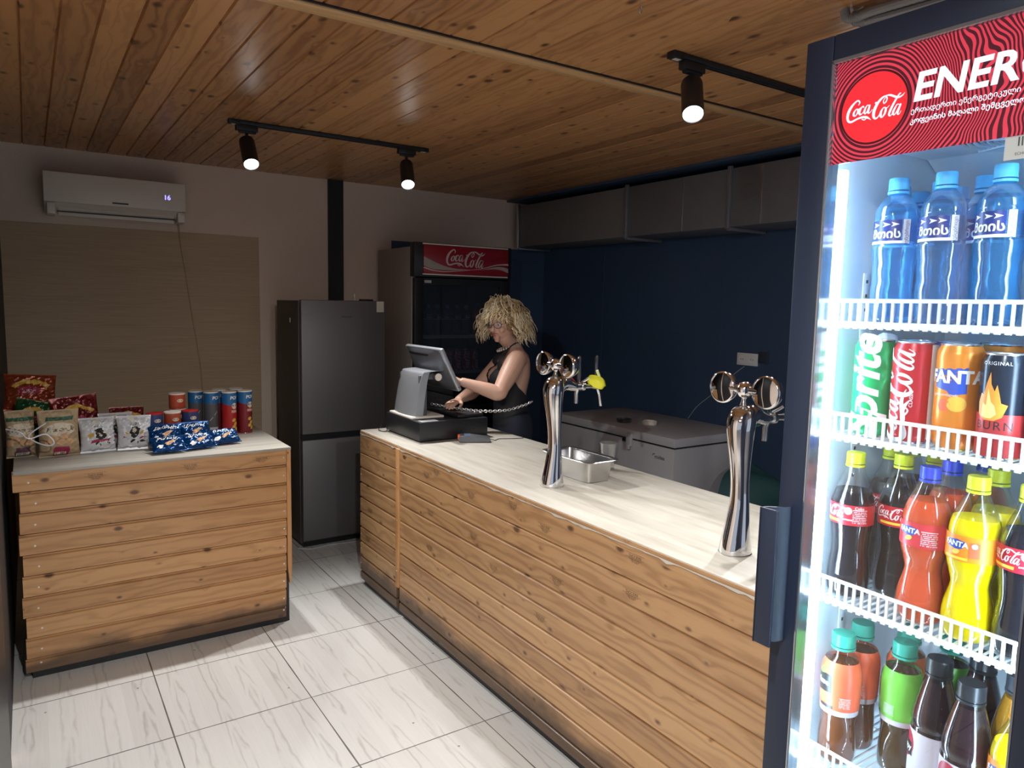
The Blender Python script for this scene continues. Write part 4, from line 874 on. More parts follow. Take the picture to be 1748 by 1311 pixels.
def put(proto, items, z, h0):
    for i, (x, y, rz, lab) in enumerate(items):
        if i == 0: proto.location = (x, y, z); proto.rotation_euler = (0, 0, RZ+rz); proto['label'] = lab
        else: dup(proto, (x, y, z), RZ+rz, lab)
put(WB, [(1.222, .670, .15, 'sky-capped water bottle, leftmost in the front of the top shelf'), (1.222, .594, .10, 'sky-capped water bottle, second from the left in the front of the top shelf'), (1.222, .510, -.05, 'sky-capped water bottle cut by the photo edge on the top shelf front'), (1.222, .436, .3, 'sky-capped water bottle at the far right of the top shelf front'),
         (1.305, .711, .5, 'water bottle behind the leftmost one on the top shelf'), (1.305, .640, -.7, 'water bottle behind the gap between the first two on the top shelf'), (1.30, .570, .5, 'water bottle behind the gap between the second and third on the top shelf'), (1.385, .650, -1.0, 'water bottle in the third row, behind the second one on the top shelf'), (1.39, .7195, 0.3, 'water bottle in the third row next to the left side of the top shelf')], Z1, H)

# --- cans
def can(label, m_side, decals, r=.033, h=.168, name='drink_can', cat='can'):
    t = thing(name, label, cat, (0, 0, -5), RZ, 'drink cans on the second shelf')
    L(MB().lathe([(r*.78, .003), (r*.97, .012), (r, .018), (r, h-.017), (r*.985, h-.0125), (r*.86, h-.0035), (r*.86, h-.002)], 40, cap=False), 'printed_side', m_side, t, smooth=50)
    L(MB().lathe([(0, .005), (r*.6, .004), (r*.74, .0), (r*.8, .003)], 36, cap=False), 'base', P_ALU, t)
    ld = MB().lathe([(r*.86, h-.003), (r*.885, h-.001), (r*.87, h), (r*.82, h-.001), (r*.80, h-.005), (0, h-.0045)], 36, cap=False); ld.box(-.006, -.012, h-.0045, .006, .006, h-.003, .001); L(ld, 'lid', P_ALU, t)
    for (d, m_, nm, th, z, off) in decals:
        o = lay(dense(d), (lambda th, z, off: (lambda x, y: Vector(((r+off)*math.sin(th+x/r), -(r+off)*math.cos(th+x/r), z+y))))(th, z, off)).build(nm, m_, smooth=60); o.parent = t
    return t
c1 = can('green soda can, leftmost on the second shelf', P_GRN2, [D(tf2(text2d('Sprite', .074, bold=.03, shear=.25), rot=PI/2), P_W, 'lettering', -.12, .086, .0004)]); c1.location = (1.222, .688, SH[1]); c1.rotation_euler.z = RZ+.15
c2 = can('red cola can with white script, second on the second shelf', P_CANR, [D(tf2(LOGO, .160, rot=PI/2), P_W, 'script_logo', -.35, .082, .0004),
    D(band2([(x/1000, .080) for x in range(20, 42, 3)], [((x)/1000, -.075) for x in range(20, 42, 3)]), P_W, 'white_panel', .62, .084, .0004),
    D(tf2(text2d('CLASSIC', .0075), rot=PI/2), P_W, 'small_word', .42, .075, .0005), D(ribbon([(-.004, .03, .001), (-.010, .01, .006), (-.006, -.02, .007), (-.008, -.05, .002)], 6), P_W, 'swirl', .30, .060, .0004)]); c2.location = (1.222, .620, SH[1])
shape = [(-.026, .016), (.026, .020), (.026, -.020), (.004, -.024), (-.002, -.017), (-.022, -.013)]
c3 = can('orange soda can with blue badge, third on the second shelf', P_CANO, [D(poly2(shape), P_BLUE, 'blue_badge', .05, .112, .0004), D(text2d('FANTA', .027, bold=.04, sx=1.0), P_W, 'lettering', .32, .116, .0008),
    D(text2d('ფორთოხლის', .0055), P_W, 'small_word', -.1, .088, .0008), D(ell2(0, 0, .014, .012, 16), mat('orange_slice_print', (.8, .45, .05), .4), 'fruit_print', .45, .075, .0004), D(ell2(0, 0, .010, .010, 14), P_TEAO, 'fruit_print', -.1, .072, .0004)]); c3.location = (1.222, .550, SH[1]); c3.rotation_euler.z = RZ-.05
fl = poly2([(-.021, -.028), (-.0225, -.010), (-.018, .004), (-.015, -.004), (-.010, .018), (-.005, .036), (-.003, .018), (.003, .006), (.005, .018), (.009, .002), (.012, -.012), (.018, -.016), (.020, -.012), (.014, -.030), (.004, -.036), (-.010, -.036)])
fl2 = poly2([(-.014, -.028), (-.013, -.008), (-.008, -.014), (-.006, .014), (-.001, -.006), (.004, -.012), (.007, -.024), (.0, -.031), (-.008, -.031)])
c4 = can('black energy drink can with orange flames, fourth on the second shelf', P_CANB, [D(rect2(-.10, -.032, .10, .032, 60, 1), mat('can_dull_red', (.55, .05, .05), .28, .3), 'red_base', 0, .036, .0003), D(fl, mat('flame_orange', (.95, .30, .04), .35), 'flame_print', -.10, .094, .0006), D(fl2, mat('flame_yellow', (.95, .80, .25), .35), 'flame_core', -.12, .092, .0008),
    D(text2d('ORIGINAL', .0075, sp=1.2), P_W, 'small_word', -.05, .143, .0005), D(text2d('BURN', .018, sp=1.2), P_BLK, 'lettering', 0, .050, .0006)], r=.0325, h=.158); c4.location = (1.215, .482, SH[1]); c4.rotation_euler.z = RZ+.05
cA = can('blue and lime can in the row behind the red cola can', P_BLUE, [D(ell2(0, 0, .02, .02, 20), P_LIME, 'fruit_print', -.1, .14, .0004)]); cA.location = (1.292, .652, SH[1])
dup(cA, (1.292, .586, SH[1]), RZ+.9, 'blue and lime can peeking between the red and the orange cans')
cB = dup(c3, (1.292, .520, SH[1]), RZ+.6, 'orange soda can behind the front orange can'); dup(c3, (1.292, .454, SH[1]), RZ-.5, 'orange soda can at the right end of the second can row'); 
dup(c3, (1.350, .553, SH[1]), RZ, 'orange soda can in the third row of the second shelf'); dup(c4, (1.215, .413, SH[1]), RZ+.3, 'black energy drink can at the right end of the second shelf')
dup(c1, (1.292, .7185, SH[1]), RZ+.8, 'green soda can behind the leftmost one'); dup(cA, (1.350, .619, SH[1]), RZ-.6, 'blue and lime can in the third row of the second shelf')

# --- cola and orange bottles, third shelf
H3 = .262
cola_p = [(0, .004), (.022, 0), (.0335, .006), (.036, .025), (.0345, .055), (.0315, .085), (.0335, .115), (.0355, .135), (.0355, .172), (.034, .182), (.026, .205), (.018, .225), (.0148, .237), (.0142, .242), (.0142, .244)]
qr = merge2d(ell2(0, 0, .0065, .0065, 20)); para = merge2d(*[tf2(wavy_word(-.012, .012, 0, .002, k), dy=.010-.0032*k) for k in range(8)])
CO = bottle('cola_bottle', 'x', 'cola bottle', cola_p, M_PET, Q_COLA, C_YEL, .0158, .019, H3, .194, P_RED, (.136, .172),
   [D(tf2(LOGO, .058), P_W, 'script_logo', -.95, .158, .0012), D(qr, P_W, 'white_dot', .0, .162, .0012), D(tf2(para, 1.0), P_W, 'small_print', .55, .154, .0012), D(text2d('Coke', .007, bold=.01), P_W, 'small_word', .50, .1675, .0013), D(wavy_word(-.008, .008, 0, .003, 8), P_W, 'small_print', 0, .146, .0012),
    D(rect2(-.02, -.0022, .02, .0022, 12, 1), P_YEL, 'yellow_strip', -.95, .142, .0012)], group='cola bottles on the third shelf')
put(CO, [(1.222, .7095, .35, 'yellow-capped cola bottle, leftmost on the third shelf'), (1.285, .657, 1.05, 'yellow-capped cola bottle half behind the red orange soda bottle'), (1.348, .712, 0.2, 'cola bottle in the second row at the left of the third shelf'), (1.222, .4345, .35, 'yellow-capped cola bottle at the right end of the third shelf front')], SH[2], H3)
dup(CO, (1.422, .712, SH[2]), RZ+.9, 'cola bottle in the third row at the left of the third shelf'); dup(CO, (1.368, .642, SH[2]), RZ-.9, 'cola bottle in the third row behind the blue-capped bottles')
fan_p = [(0, .004), (.022, 0), (.0345, .007), (.0375, .025), (.0360, .050), (.0300, .078), (.0285, .090), (.0315, .105), (.0370, .128), (.0372, .165), (.0365, .180), (.031, .200), (.021, .222), (.0152, .236), (.0142, .241), (.0142, .244)]
def twist(r, a, z): return r*(1+(0.018*math.sin(a*6+z*70) if 0.02 < z < 0.11 else 0))
badge = poly2([(-.015, .006), (.002, .0085), (.017, .0055), (.012, -.004), (.003, -.0075), (-.004, -.006), (-.014, -.0045)])
fd = lambda: [D(badge, P_BLUE, 'blue_badge', -.42, .157, .0011), D(text2d('FANTA', .0115, bold=.035, shear=.05), P_W, 'lettering', -.42, .158, .0014), D(ell2(0, 0, .006, .004, 12, .4), mat('tiny_fruit', (.95, .6, .1), .4), 'fruit_print', -.38, .146, .0012), D(para, P_W, 'small_print', .45, .150, .0012)]
FR_ = bottle('orange_soda_bottle', 'blue-capped bottle of red orange soda in the third shelf front', 'soda bottle', fan_p, M_PET, Q_RED, C_BLUE, .0158, .019, H3, .206, P_FRED, (.132, .172), fd(), group='orange soda bottles on the third shelf', fn=twist)
put(FR_, [(1.222, .580, .15, 'blue-capped bottle of red orange soda in the third shelf front'), (1.312, .588, .5, 'blue-capped soda bottle right behind the front red one'), (1.398, .570, .2, 'blue-capped soda bottle in the third row behind the red ones')], SH[2], H3)
FY_ = bottle('orange_soda_bottle', 'yellow-capped bottle of bright yellow soda in the third shelf front', 'soda bottle', fan_p, M_PET, Q_YEL, C_YEL, .0162, .020, H3, .200, P_ORANGE, (.132, .172), fd()[:3]+[D(rect2(-.007, -.012, .007, .012, 6, 1), P_TEAO, 'red_panel', .30, .152, .0011), D(tf2(qr, .6), P_W, 'white_mark', .30, .159, .0014), D(rect2(-.018, -.002, .018, .002, 10, 1), P_YEL, 'yellow_strip', -.40, .1365, .0012)], group='orange soda bottles on the third shelf', fn=twist)
put(FY_, [(1.218, .5055, .15, 'yellow-capped bottle of bright yellow soda in the third shelf front'), (1.302, .512, .4, 'yellow soda bottle right behind the front yellow one'), (1.30, .435, .1, 'yellow soda bottle in the second row at the right of the third shelf')], SH[2], H3)

# --- iced tea, juice and soda on the fourth shelf
H4 = .245
tea_p = [(0, .004), (.02, 0), (.030, .005), (.033, .018), (.0325, .045), (.030, .075), (.0315, .095), (.0335, .115), (.0345, .150), (.0335, .178), (.028, .196), (.020, .208), (.0180, .214), (.0180, .220)]
def ridg(r, a, z): return r*(1+(0.03*math.sin(a*5+z*40) if 0.02 < z < 0.09 else 0))
leaf = ell2(0, 0, .012, .006, 14, .5)
def tea(label, m_l, liq):
    return bottle('iced_tea_bottle', label, 'tea bottle', tea_p, M_PET, liq, C_GRN, .0205, .022, H4, .19, m_l, (.098, .196),
      [D(poly2([(-.015, .016), (.015, .018), (.017, -.016), (-.013, -.018)]), P_BLK, 'dark_badge', -.75, .155, .0011), D(text2d('fuse', .015, bold=.02), P_W, 'lettering', -.75, .156, .0015), D(leaf, P_GREEN, 'leaf_print', -.75, .178, .0014), D(rect2(-.10, -.006, .10, .004, 60, 1), P_LILAC, 'pale_band', 0, .104, .0010), D(tf2(para, .8), P_W, 'small_print', .45, .126, .0012), D(rect2(-.013, -.003, .013, .003, 6, 1), P_BLK, 'dark_strip', -.55, .112, .0013)], group='iced tea bottles on the fourth shelf', fn=ridg)
TA = tea('green-capped tea bottle with an orange label, leftmost on the fourth shelf', P_TEAO, Q_TEA)
put(TA, [(1.222, .707, .35, 'green-capped tea bottle with an orange label, leftmost on the fourth shelf'), (1.296, .714, .0, 'orange-labelled tea bottle behind the leftmost one'), (1.352, .655, -.5, 'orange-labelled tea bottle in the third row of the fourth shelf')], SH[3], H4)
TG = tea('green-capped tea bottle with a green label on the fourth shelf', P_GREEN, Q_TEA2)
put(TG, [(1.285, .628, -.55, 'green-capped tea bottle with a green label on the fourth shelf'), (1.385, .592, -.3, 'green-labelled tea bottle right behind the other green one')], SH[3], H4)
jp = [(0, .004), (.022, 0), (.033, .005), (.036, .02), (.0355, .120), (.0345, .128), (.0360, .140), (.033, .165), (.026, .195), (.0205, .215), (.0195, .222), (.0195, .228)]
JC = bottle('cherry_juice_bottle', 'x', 'juice bottle', jp, M_PET, Q_CHERRY, C_BLK, .0205, .024, .250, .215, P_LILAC, (.022, .122),
   [D(ell2(0, 0, .022, .026, 26), P_DRED, 'red_oval', -.45, .094, .0011), D(poly2([(-.018, .012), (.018, .010), (.020, -.014), (-.016, -.014)]), P_BLK, 'dark_badge', -.45, .088, .0014), D(text2d('Cappy', .0155, bold=.015, sx=.9), P_W, 'lettering', -.45, .088, .0018)], group='cherry juice bottles on the fourth shelf')
put(JC, [(1.222, .490, .15, 'black-capped cherry juice bottle in front on the fourth shelf'), (1.262, .558, -.6, 'black-capped cherry juice bottle just left of the front one'), (1.345, .525, .4, 'black-capped cherry juice bottle in the row behind')], SH[3], .25)
JG = bottle('orange_juice_bottle', 'grey-capped bottle of orange juice at the back right of the fourth shelf', 'juice bottle', jp, M_PET, Q_ORG, C_GRY, .0205, .024, .250, .215, P_ORANGE, (.022, .122), [])
JG.location = (1.315, .457, SH[3])
FB = bottle('orange_soda_bottle', 'orange-capped soda bottle at the right edge of the fourth shelf', 'soda bottle', [(r*.95, z*.95) for r, z in fan_p], M_PET, Q_YEL, C_ORG, .0150, .018, .250, .19, P_ORANGE, (.125, .163), [D(tf2(badge, 1.1), P_BLUE, 'blue_badge', -.3, .146, .0011), D(text2d('FANTA', .0125, bold=.035), P_W, 'lettering', -.3, .147, .0014)], fn=twist)
FB.location = (1.215, .418, SH[3])
# ================================================================ cash drawer, card reader, till screen
cd = thing('cash_drawer', 'wide black cash drawer on the bar under the till', 'cash drawer', (1.89, 3.57, BT))
MB().box(1.680, 3.362, BT+0.008, 2.100, 3.790, BT+0.108, 0.003).build('case', M_BLACK, cd)
MB().box(2.100, 3.372, BT+0.012, 2.106, 3.780, BT+0.094, 0.002).build('drawer_front', M_BLACK, cd)
MB().box(1.700, 3.375, BT+0.108, 1.800, 3.425, BT+0.1088).build('sticker', M_FREEZER, cd, label='grey paper sticker on the lid')
for x in (1.70, 2.07):
    for y in (3.39, 3.76): MB().lathe([(0.012, 0), (0.012, 0.009)], 10, c=(x, y, BT)).build('foot', M_BLACK, cd)
ps = thing('till_terminal', 'silver point of sale terminal on the cash drawer, screen turned to the woman', 'till', (1.84, 3.6, BT+0.109))
M_SILV = mat('silver_plastic', (0.42, 0.44, 0.48), 0.28, 0.5); M_GRAPH = mat('graphite_plastic', (0.10, 0.105, 0.12), 0.32, 0.2); M_SCREEN = mat('screen_glass', (0.02, 0.03, 0.05), 0.08, emit=(0.45, 0.6, 0.9), estr=0.12)
ZT = BT+0.109
# arched leg: a broad curved plate leaning forward over its foot
def leg(u, v, off=0.0):
    a = v; z = ZT+0.003+0.253*math.sin(a*PI/2)**0.92; x = 1.690+0.060*a+0.0*u+(0.10*max(0, a-.86)/.14 if a > .86 else 0)
    wy = 0.270-0.010*a; return Vector((x+0.018*((2*u-1)**2)+off, 3.605+(u-.5)*wy, z))
mb = MB(); NU, NV = 14, 22
mb.grid(lambda u, v: leg(u, v), NU, NV); mb.grid(lambda u, v: leg(u, v, 0.045-0.01*v), NU, NV)
for u in (0, 1): mb.grid(lambda s, v: leg(u, v, (0.045-0.01*v)*s), 2, NV)
mb.grid(lambda u, s: leg(u, 1, 0.035*s), NU, 2)
bmesh.ops.remove_doubles(mb.bm, verts=list(mb.bm.verts), dist=1e-5); bmesh.ops.recalc_face_normals(mb.bm, faces=list(mb.bm.faces)); mb.build('stand', M_SILV, ps, smooth=50)
MB().box(1.683, 3.460, ZT, 1.880, 3.755, ZT+0.014, 0.006).build('foot_plate', M_WHITE, ps, label='pale base lip')
for y_ in (3.48, 3.715): MB().box(1.735, y_, ZT+0.010, 1.785, y_+.018, ZT+0.235, 0.008).build('side_trim', M_GRAPH, ps)
mb = MB(); mb.tube([(1.85, 3.480, ZT+0.222), (1.85, 3.70, ZT+0.222)], 0.021, 20); mb.box(1.76, 3.51, ZT+0.205, 1.86, 3.68, ZT+0.243, 0.01); hg = mb.build('hinge', M_GRAPH, ps)
MB().lathe([(0.0205, 0), (0.0205, 0.003), (0, 0.0032)], 20, c=(1.85, 3.479, ZT+0.222), M=Matrix.Rotation(PI/2, 4, 'X')).build('hinge_cap', M_WHITE, hg)
# screen: back panel bulging towards the customer; frame local: origin top edge, u along -Y, v down the panel
T0 = Vector((1.845, 0, 1.402)); dn = Vector((0.115, 0, -0.228)); dn = dn.normalized(); nb = Vector((-0.893, 0, -0.45)).normalized(); nb = (Vector((dn.z, 0, -dn.x))).normalized()
if nb.x > 0: nb = -nb
YA, YB_ = 3.875, 3.435; Hs = 0.262
def sc(y, v, o): p = T0+dn*v+nb*o; return Vector((p.x, y, p.z))
mb = MB()
for (o0, o1, ins) in ((-0.014, 0.010, 0.0),):
    q = [sc(YA-ins, ins, o0), sc(YB_+ins, ins, o0), sc(YB_+ins, Hs-ins, o0), sc(YA-ins, Hs-ins, o0)]; q2 = [sc(YA-ins, ins, o1), sc(YB_+ins, ins, o1), sc(YB_+ins, Hs-ins, o1), sc(YA-ins, Hs-ins, o1)]
    t = bmesh.new(); V = [t.verts.new(p) for p in q+q2]
    for f in ((0, 3, 2, 1), (4, 5, 6, 7), (0, 1, 5, 4), (1, 2, 6, 5), (2, 3, 7, 6), (3, 0, 4, 7)): t.faces.new([V[i] for i in f])
    bmesh.ops.recalc_face_normals(t, faces=list(t.faces)); bmesh.ops.bevel(t, geom=list(t.edges), offset=0.006, segments=3, affect='EDGES', profile=.5); mb._merge(t)
scn = mb.build('screen_frame', M_SILV, ps)
def bulge(u, v):
    e = (1-abs(2*u-1)**3.5)*(math.sin(min(1, v*1.0)*PI)**.55); return sc(YA+(YB_-YA)*(0.03+0.94*u), 0.004+(Hs-0.010)*v, 0.009+0.042*max(e, 0))
mb = MB(); mb.grid(bulge, 24, 16); bmesh.ops.recalc_face_normals(mb.bm, faces=list(mb.bm.faces)); mb.build('back_cover', M_GRAPH, scn, smooth=60)
mb = MB(); mb.grid(lambda u, v: bulge(.10+.62*u, .085+.045*v)+nb*.0012, 20, 3); mb.build('vent_slot', M_BLACKWALL, scn)
mb = MB(); mb.faces([sc(YA-0.012, 0.012, -0.0145), sc(YB_+0.012, 0.012, -0.0145), sc(YB_+0.012, Hs-0.012, -0.0145), sc(YA-0.012, Hs-0.012, -0.0145)], [(0, 1, 2, 3)]); mb.build('display', M_SCREEN, scn, smooth=0)
mb = MB(); mb.tube([sc(YB_-0.0005, Hs-0.022, -0.002), sc(YB_-0.002, Hs-0.022, -0.002)], 0.003, 8); mb.build('button', M_BLACK, scn)
# keyboard edge / receipt tray on the drawer
tag(MB().box(1.93, 3.40, BT+0.110, 2.095, 3.62, BT+0.126, 0.004).build('keypad', M_BLACK), 'flat black keypad on the right side of the cash drawer lid', 'keypad')
pts = catmull([(1.68, 3.83, BT+.06), (1.66, 3.82, BT+.02), (1.64, 3.80, BT+0.004), (1.655, 3.74, BT+0.004), (1.67, 3.75, BT+.02), (1.675, 3.79, BT+0.05)], 6)
tag(MB().tube(pts, 0.0022, 6).build('till_cable', M_BLACK), 'short black cable loop at the left rear foot of the cash drawer', 'cable')
cr = thing('card_reader', 'black and orange card reader lying on the bar in front of the cash drawer', 'card reader', (1.96, 3.27, BT), math.radians(-28))
mb = MB(); mb.prism([(-.085, .004), (-.085, .030), (-.078, .036), (-.03, .038), (.075, .024), (.085, .018), (.085, .002), (-.03, .001)], .074, o=(0, -.037, 0), u=(1, 0, 0), v=(0, 0, 1), d=(0, 1, 0))
bmesh.ops.bevel(mb.bm, geom=list(mb.bm.edges), offset=.003, segments=2, affect='EDGES'); L(mb, 'case', M_GRAPH, cr)
L(MB().box(-.089, -.032, .014, -.060, .032, .0345, .003), 'orange_end', mat('orange_plastic', (.85, .12, .03), .35), cr, label='orange paper slot end')
L(MB().box(-.055, -.028, .0365, -.02, .028, .0385, .001), 'display', M_SCREEN, cr)
mb = MB()
for i in range(4):
    for j in range(3): mb.box(-.008+i*.018, -.024+j*.017, .0285-.003*i, .004+i*.018, -.012+j*.017, .0345-.003*i, .001)
L(mb, 'keys', M_DARKTXT, cr)
pts = catmull([(2.035, 3.235, BT+.014), (2.07, 3.235, BT+.003), (2.11, 3.26, BT+.003), (2.17, 3.235, BT+.003), (2.235, 3.22, BT+.003), (2.255, 3.235, BT+.003)], 6)
tag(MB().tube(pts, 0.0019, 6).build('reader_cable', M_BLACK), 'thin black cable running from the card reader over the bar edge', 'cable')
# chain
P = catmull([(1.93, 3.70, 1.065), (2.02, 3.55, 1.052), (2.11, 3.45, 1.046), (2.24, 3.40, 1.048), (2.36, 3.385, 1.072), (2.42, 3.39, 1.09)], 16)
seg = [0]
for a, b in zip(P[:-1], P[1:]): seg.append(seg[-1]+(Vector(a)-Vector(b)).length)
mb = MB(); s = 0; k = 0
while s < seg[-1]:
    i = max(j for j in range(len(seg)) if seg[j] <= s); i = min(i, len(P)-2); f = (s-seg[i])/(seg[i+1]-seg[i]+1e-9)
    c = Vector(P[i]).lerp(Vector(P[i+1]), f); d = (Vector(P[i+1])-Vector(P[i])).normalized(); side = d.cross(Vector((0, 0, 1))).normalized(); up = side.cross(d)
    ax = side if k % 2 else up
    mb.tube([c+d*0.0105*math.cos(a)+ax*0.0068*math.sin(a) for a in [2*PI*q/10 for q in range(10)]], 0.0023, 6, closed=True); s += 0.0140; k += 1
tag(mb.build('silver_chain', mat('silver_links', (.85, .85, .85), .25, .8)), 'silver link chain sagging from the till past the woman', 'chain')

# ================================================================ snacks on the left counter
def pillow(t, w, h, dp, mats, seals=0.014, crump=0.004, seed=0, name='bag_body', base=True, n=36, gusset=0.55):
    """puffed bag standing in its own frame: x across, z up, front at -y"""
    r = random.Random(seed); ph = [r.random()*6.28 for _ in range(8)]
    def f(u, v, s):
        x = (u-.5)*w; z = v*h; eu = max(0, 1-abs(2*u-1)**3.0); ev = (min(1, v/(.22))**.55 if base else min(1, v/.16)**.7)*min(1, max(0, (1-v)/.42))**.75
        c = crump*(math.sin(23*u+ph[0]+7*v)+math.sin(17*v*2+ph[1]+9*u)+.7*math.sin(41*u+29*v+ph[2])+.6*math.sin(57*v-33*u+ph[3]))*min(1, eu*ev*3)
        if min(v, 1-v)*h < seals*0.6: y = 0.0006
        else: y = dp*.5*(eu**gusset)*ev+c
        pinch = 1-.10*math.sin(PI*v)*(1-abs(2*u-1)) 
        return Vector((x*(1-.06*math.sin(PI*v))+c*.8, s*max(y, .0004), z+c*.4*(0 < v < 1)))
    mb = MB(); mb.grid(lambda u, v: f(u, v, -1), n, n); mb.grid(lambda u, v: f(u, v, 1), n, n)
    bmesh.ops.remove_doubles(mb.bm, verts=list(mb.bm.verts), dist=.0011); bmesh.ops.recalc_face_normals(mb.bm, faces=list(mb.bm.faces))
    b = L(mb, name, mats, t, smooth=40)
    def on(x, y, off=.0012):
        u, v = min(max(x/w+.5, 0.001), .999), min(max(y/h, 0.001), .999); p = f(u, v, -1); return p+Vector((0, -off, 0))
    return b, on
def stick(parent, d, fn, m, nm, off=.0012, k=2):
    o = lay(dense(d, k), lambda x, y: fn(x, y, off)).build(nm, m, smooth=60); o.parent = parent; return o
M_KRAFT = mat('kraft_paper', (0.40, 0.29, 0.17), 0.55, noise=.12, nscale=12, bump=.2); M_FOILW = mat('white_foil', (0.62, 0.62, 0.64), 0.35, 0.1, noise=.05); M_FOILB = mat('blue_foil', (0.004, 0.045, 0.16), 0.20, 0.55); M_FOILR = mat('dark_red_foil', (0.13, 0.008, 0.008), 0.3, 0.3); M_FOILO = mat('orange_red_foil', (0.24, 0.04, 0.012), 0.3, 0.3); M_FOILG = mat('dark_green_foil', (0.012, 0.065, 0.02), 0.3, 0.3)
Q_TAN = mat('cookie_print', (0.62, 0.36, 0.19), .5); Q_CREAM = mat('cream_print', (0.62, 0.55, 0.42), .5); Q_MAG = mat('magenta_print', (0.33, 0.02, 0.07), .5); Q_PURP = mat('plum_print', (0.12, 0.05, 0.08), .5); Q_GRN = mat('bottle_green_print', (0.03, 0.10, 0.06), .5); Q_BRN = mat('dark_brown_print', (0.07, 0.035, 0.02), .5); Q_BLKP = mat('black_print', (0.012, 0.012, 0.012), .5); Q_GOLD = mat('gold_print', (0.60, 0.36, 0.06), .4)
def kraft(loc, rz, label, accent, w=.165, h=.215):
    t = thing('biscuit_bag', label, 'snack bag', loc, rz, 'kraft biscuit bags'); b, on = pillow(t, w, h, .085, M_KRAFT, seed=int(loc[0]*100), crump=.0022)
    stick(b, text2d('Franchesk', .027, shear=.1), (lambda x, y, o: on(x, y+h*.60, o+.0006)), Q_BRN, 'brand_word')
    stick(b, rect2(-.055, -.008, .055, .008, 8, 2), (lambda x, y, o: on(x, y+h*.82, o)), Q_GRN, 'green_band'); stick(b, ell2(0, 0, .060, .030, 24), (lambda x, y, o: on(x, y+h*.60, o)), Q_CREAM, 'cream_oval')
    for i, (cx, cy) in enumerate([(-.03, .42), (.02, .46), (.0, .33), (.035, .34), (-.05, .33)]): stick(b, ell2(cx, 0, .019, .014, 18), (lambda x, y, o, cy=cy: on(x, y+h*cy, o+.0004*i)), Q_TAN, 'biscuit_print')
    stick(b, rect2(-.028, -.028, .032, .014, 6, 5), (lambda x, y, o: on(x, y+h*.17, o)), accent, 'colour_panel'); stick(b, rect2(-.024, -.012, .024, .006, 4, 2), (lambda x, y, o: on(x, y+h*.09, o+.0006)), Q_CREAM, 'barcode_panel')
    stick(b, merge2d(*[rect2(-.020+i*.0042, -.009, -.018+i*.0042, .004) for i in range(10)]), (lambda x, y, o: on(x, y+h*.09, o+.0012)), Q_BLKP, 'barcode', k=0)
    return t
kraft((0.094, 3.800+.05, BT), math.radians(8), 'kraft paper biscuit bag with a magenta panel, second from the left in the front row', Q_MAG)
kraft((-0.052, 3.90, BT), math.radians(12), 'kraft paper biscuit bag with a plum panel, at the left end of the front row', Q_PURP, w=.115)
cu = catmull([(-.10, 3.72, 1.075), (-.05, 3.70, 1.06), (-.02, 3.70, 1.03), (.04, 3.70, 1.045), (.07, 3.695, 1.01), (.055, 3.69, .995), (.01, 3.70, 1.01), (-.02, 3.71, 1.04), (0.02, 3.715, 1.075), (0.045, 3.72, 1.09)], 6)
tag(MB().tube(cu, .003, 6).build('white_ribbon', M_FOILW), 'loose white cord looped in front of the kraft biscuit bags', 'cord')
def white_bag(loc, rz, label, tip, motif):
    w, h = .150, .165
    t = thing('seed_bag', label, 'snack bag', loc, rz, 'white foil seed bags'); b, on = pillow(t, w, h, .080, M_FOILW, seals=.02, seed=int(loc[0]*90)+3, crump=.0036)
    stick(b, rect2(-w*.47, -.013, w*.47, .011, 10, 2), (lambda x, y, o: on(x, y+h*.93, o+.0004)), M_FREEZER, 'grey_seal')
    stick(b, rect2(-.012, -.018, .013, .014, 3, 3), (lambda x, y, o: on(x-.01, y+h*.90, o+.003)), M_STICKER, 'paper_tag')
    if motif:
        stick(b, ell2(0, 0, .019, .028, 20, .5), (lambda x, y, o: on(x+.005, y+h*.50, o)), Q_BLKP, 'seed_print'); stick(b, ell2(0, 0, .006, .015, 14, .5), (lambda x, y, o: on(x+.004, y+h*.50, o+.0005)), Q_CREAM, 'seed_stripe')
        stick(b, tf2(rect2(-.042, -.0055, .042, .0055, 8, 1), rot=.06), (lambda x, y, o: on(x+.01, y+h*.315, o+.0006)), Q_MAG, 'red_band')
    else:
        stick(b, ell2(0, 0, .021, .029, 20, -.2), (lambda x, y, o: on(x, y+h*.50, o)), Q_BLKP, 'seed_print'); stick(b, ell2(0, 0, .008, .012, 14, 0), (lambda x, y, o: on(x, y+h*.54, o+.0005)), Q_CREAM, 'seed_stripe')
        for s in (-1, 1): stick(b, tf2(rect2(-.014, -.003, .014, .003, 3, 1), rot=.35*s), (lambda x, y, o, s=s: on(x+s*.037, y+h*.34, o+.0006)), Q_MAG, 'red_dash')
    for k_, (cx, cy, a) in enumerate([(-.012, .24, .9), (.008, .20, -.7), (.034, .23, -.5)]): stick(b, ell2(cx, 0, .0085, .0048, 12, a), (lambda x, y, o, cy=cy: on(x, y+h*cy, o)), Q_BLKP, 'small_seed_print')
    for s in (-1, 1): stick(b, ell2(s*.033, 0, .010, .006, 12, s*.5), (lambda x, y, o: on(x, y+h*.48, o)), Q_GOLD, 'gold_leaf_print')
    stick(b, merge2d(*[ribbon([(-.02+.010*i, 0, .0012), (-.016+.010*i, .007, .0012), (-.014+.010*i, -.004, .0012), (-.011+.01*i, .003, .0012)], 4) for i in range(4)]), (lambda x, y, o: on(x, y+h*.72, o)), Q_BLKP, 'handwritten_word', k=0)
    t.rotation_euler.x = tip; return t
white_bag((0.250, 3.86, BT+.001), math.radians(6), 'crumpled white seed bag with a magenta band, left one of the white pair', -.22, True)
white_bag((0.402, 3.85, BT+.001), math.radians(-4), 'crumpled white seed bag with a round dark motif, right one of the white pair', -.25, False)
t = white_bag((0.335, 3.975, BT+.001), math.radians(3), 'crumpled white seed bag standing behind the white pair', -.12, True)
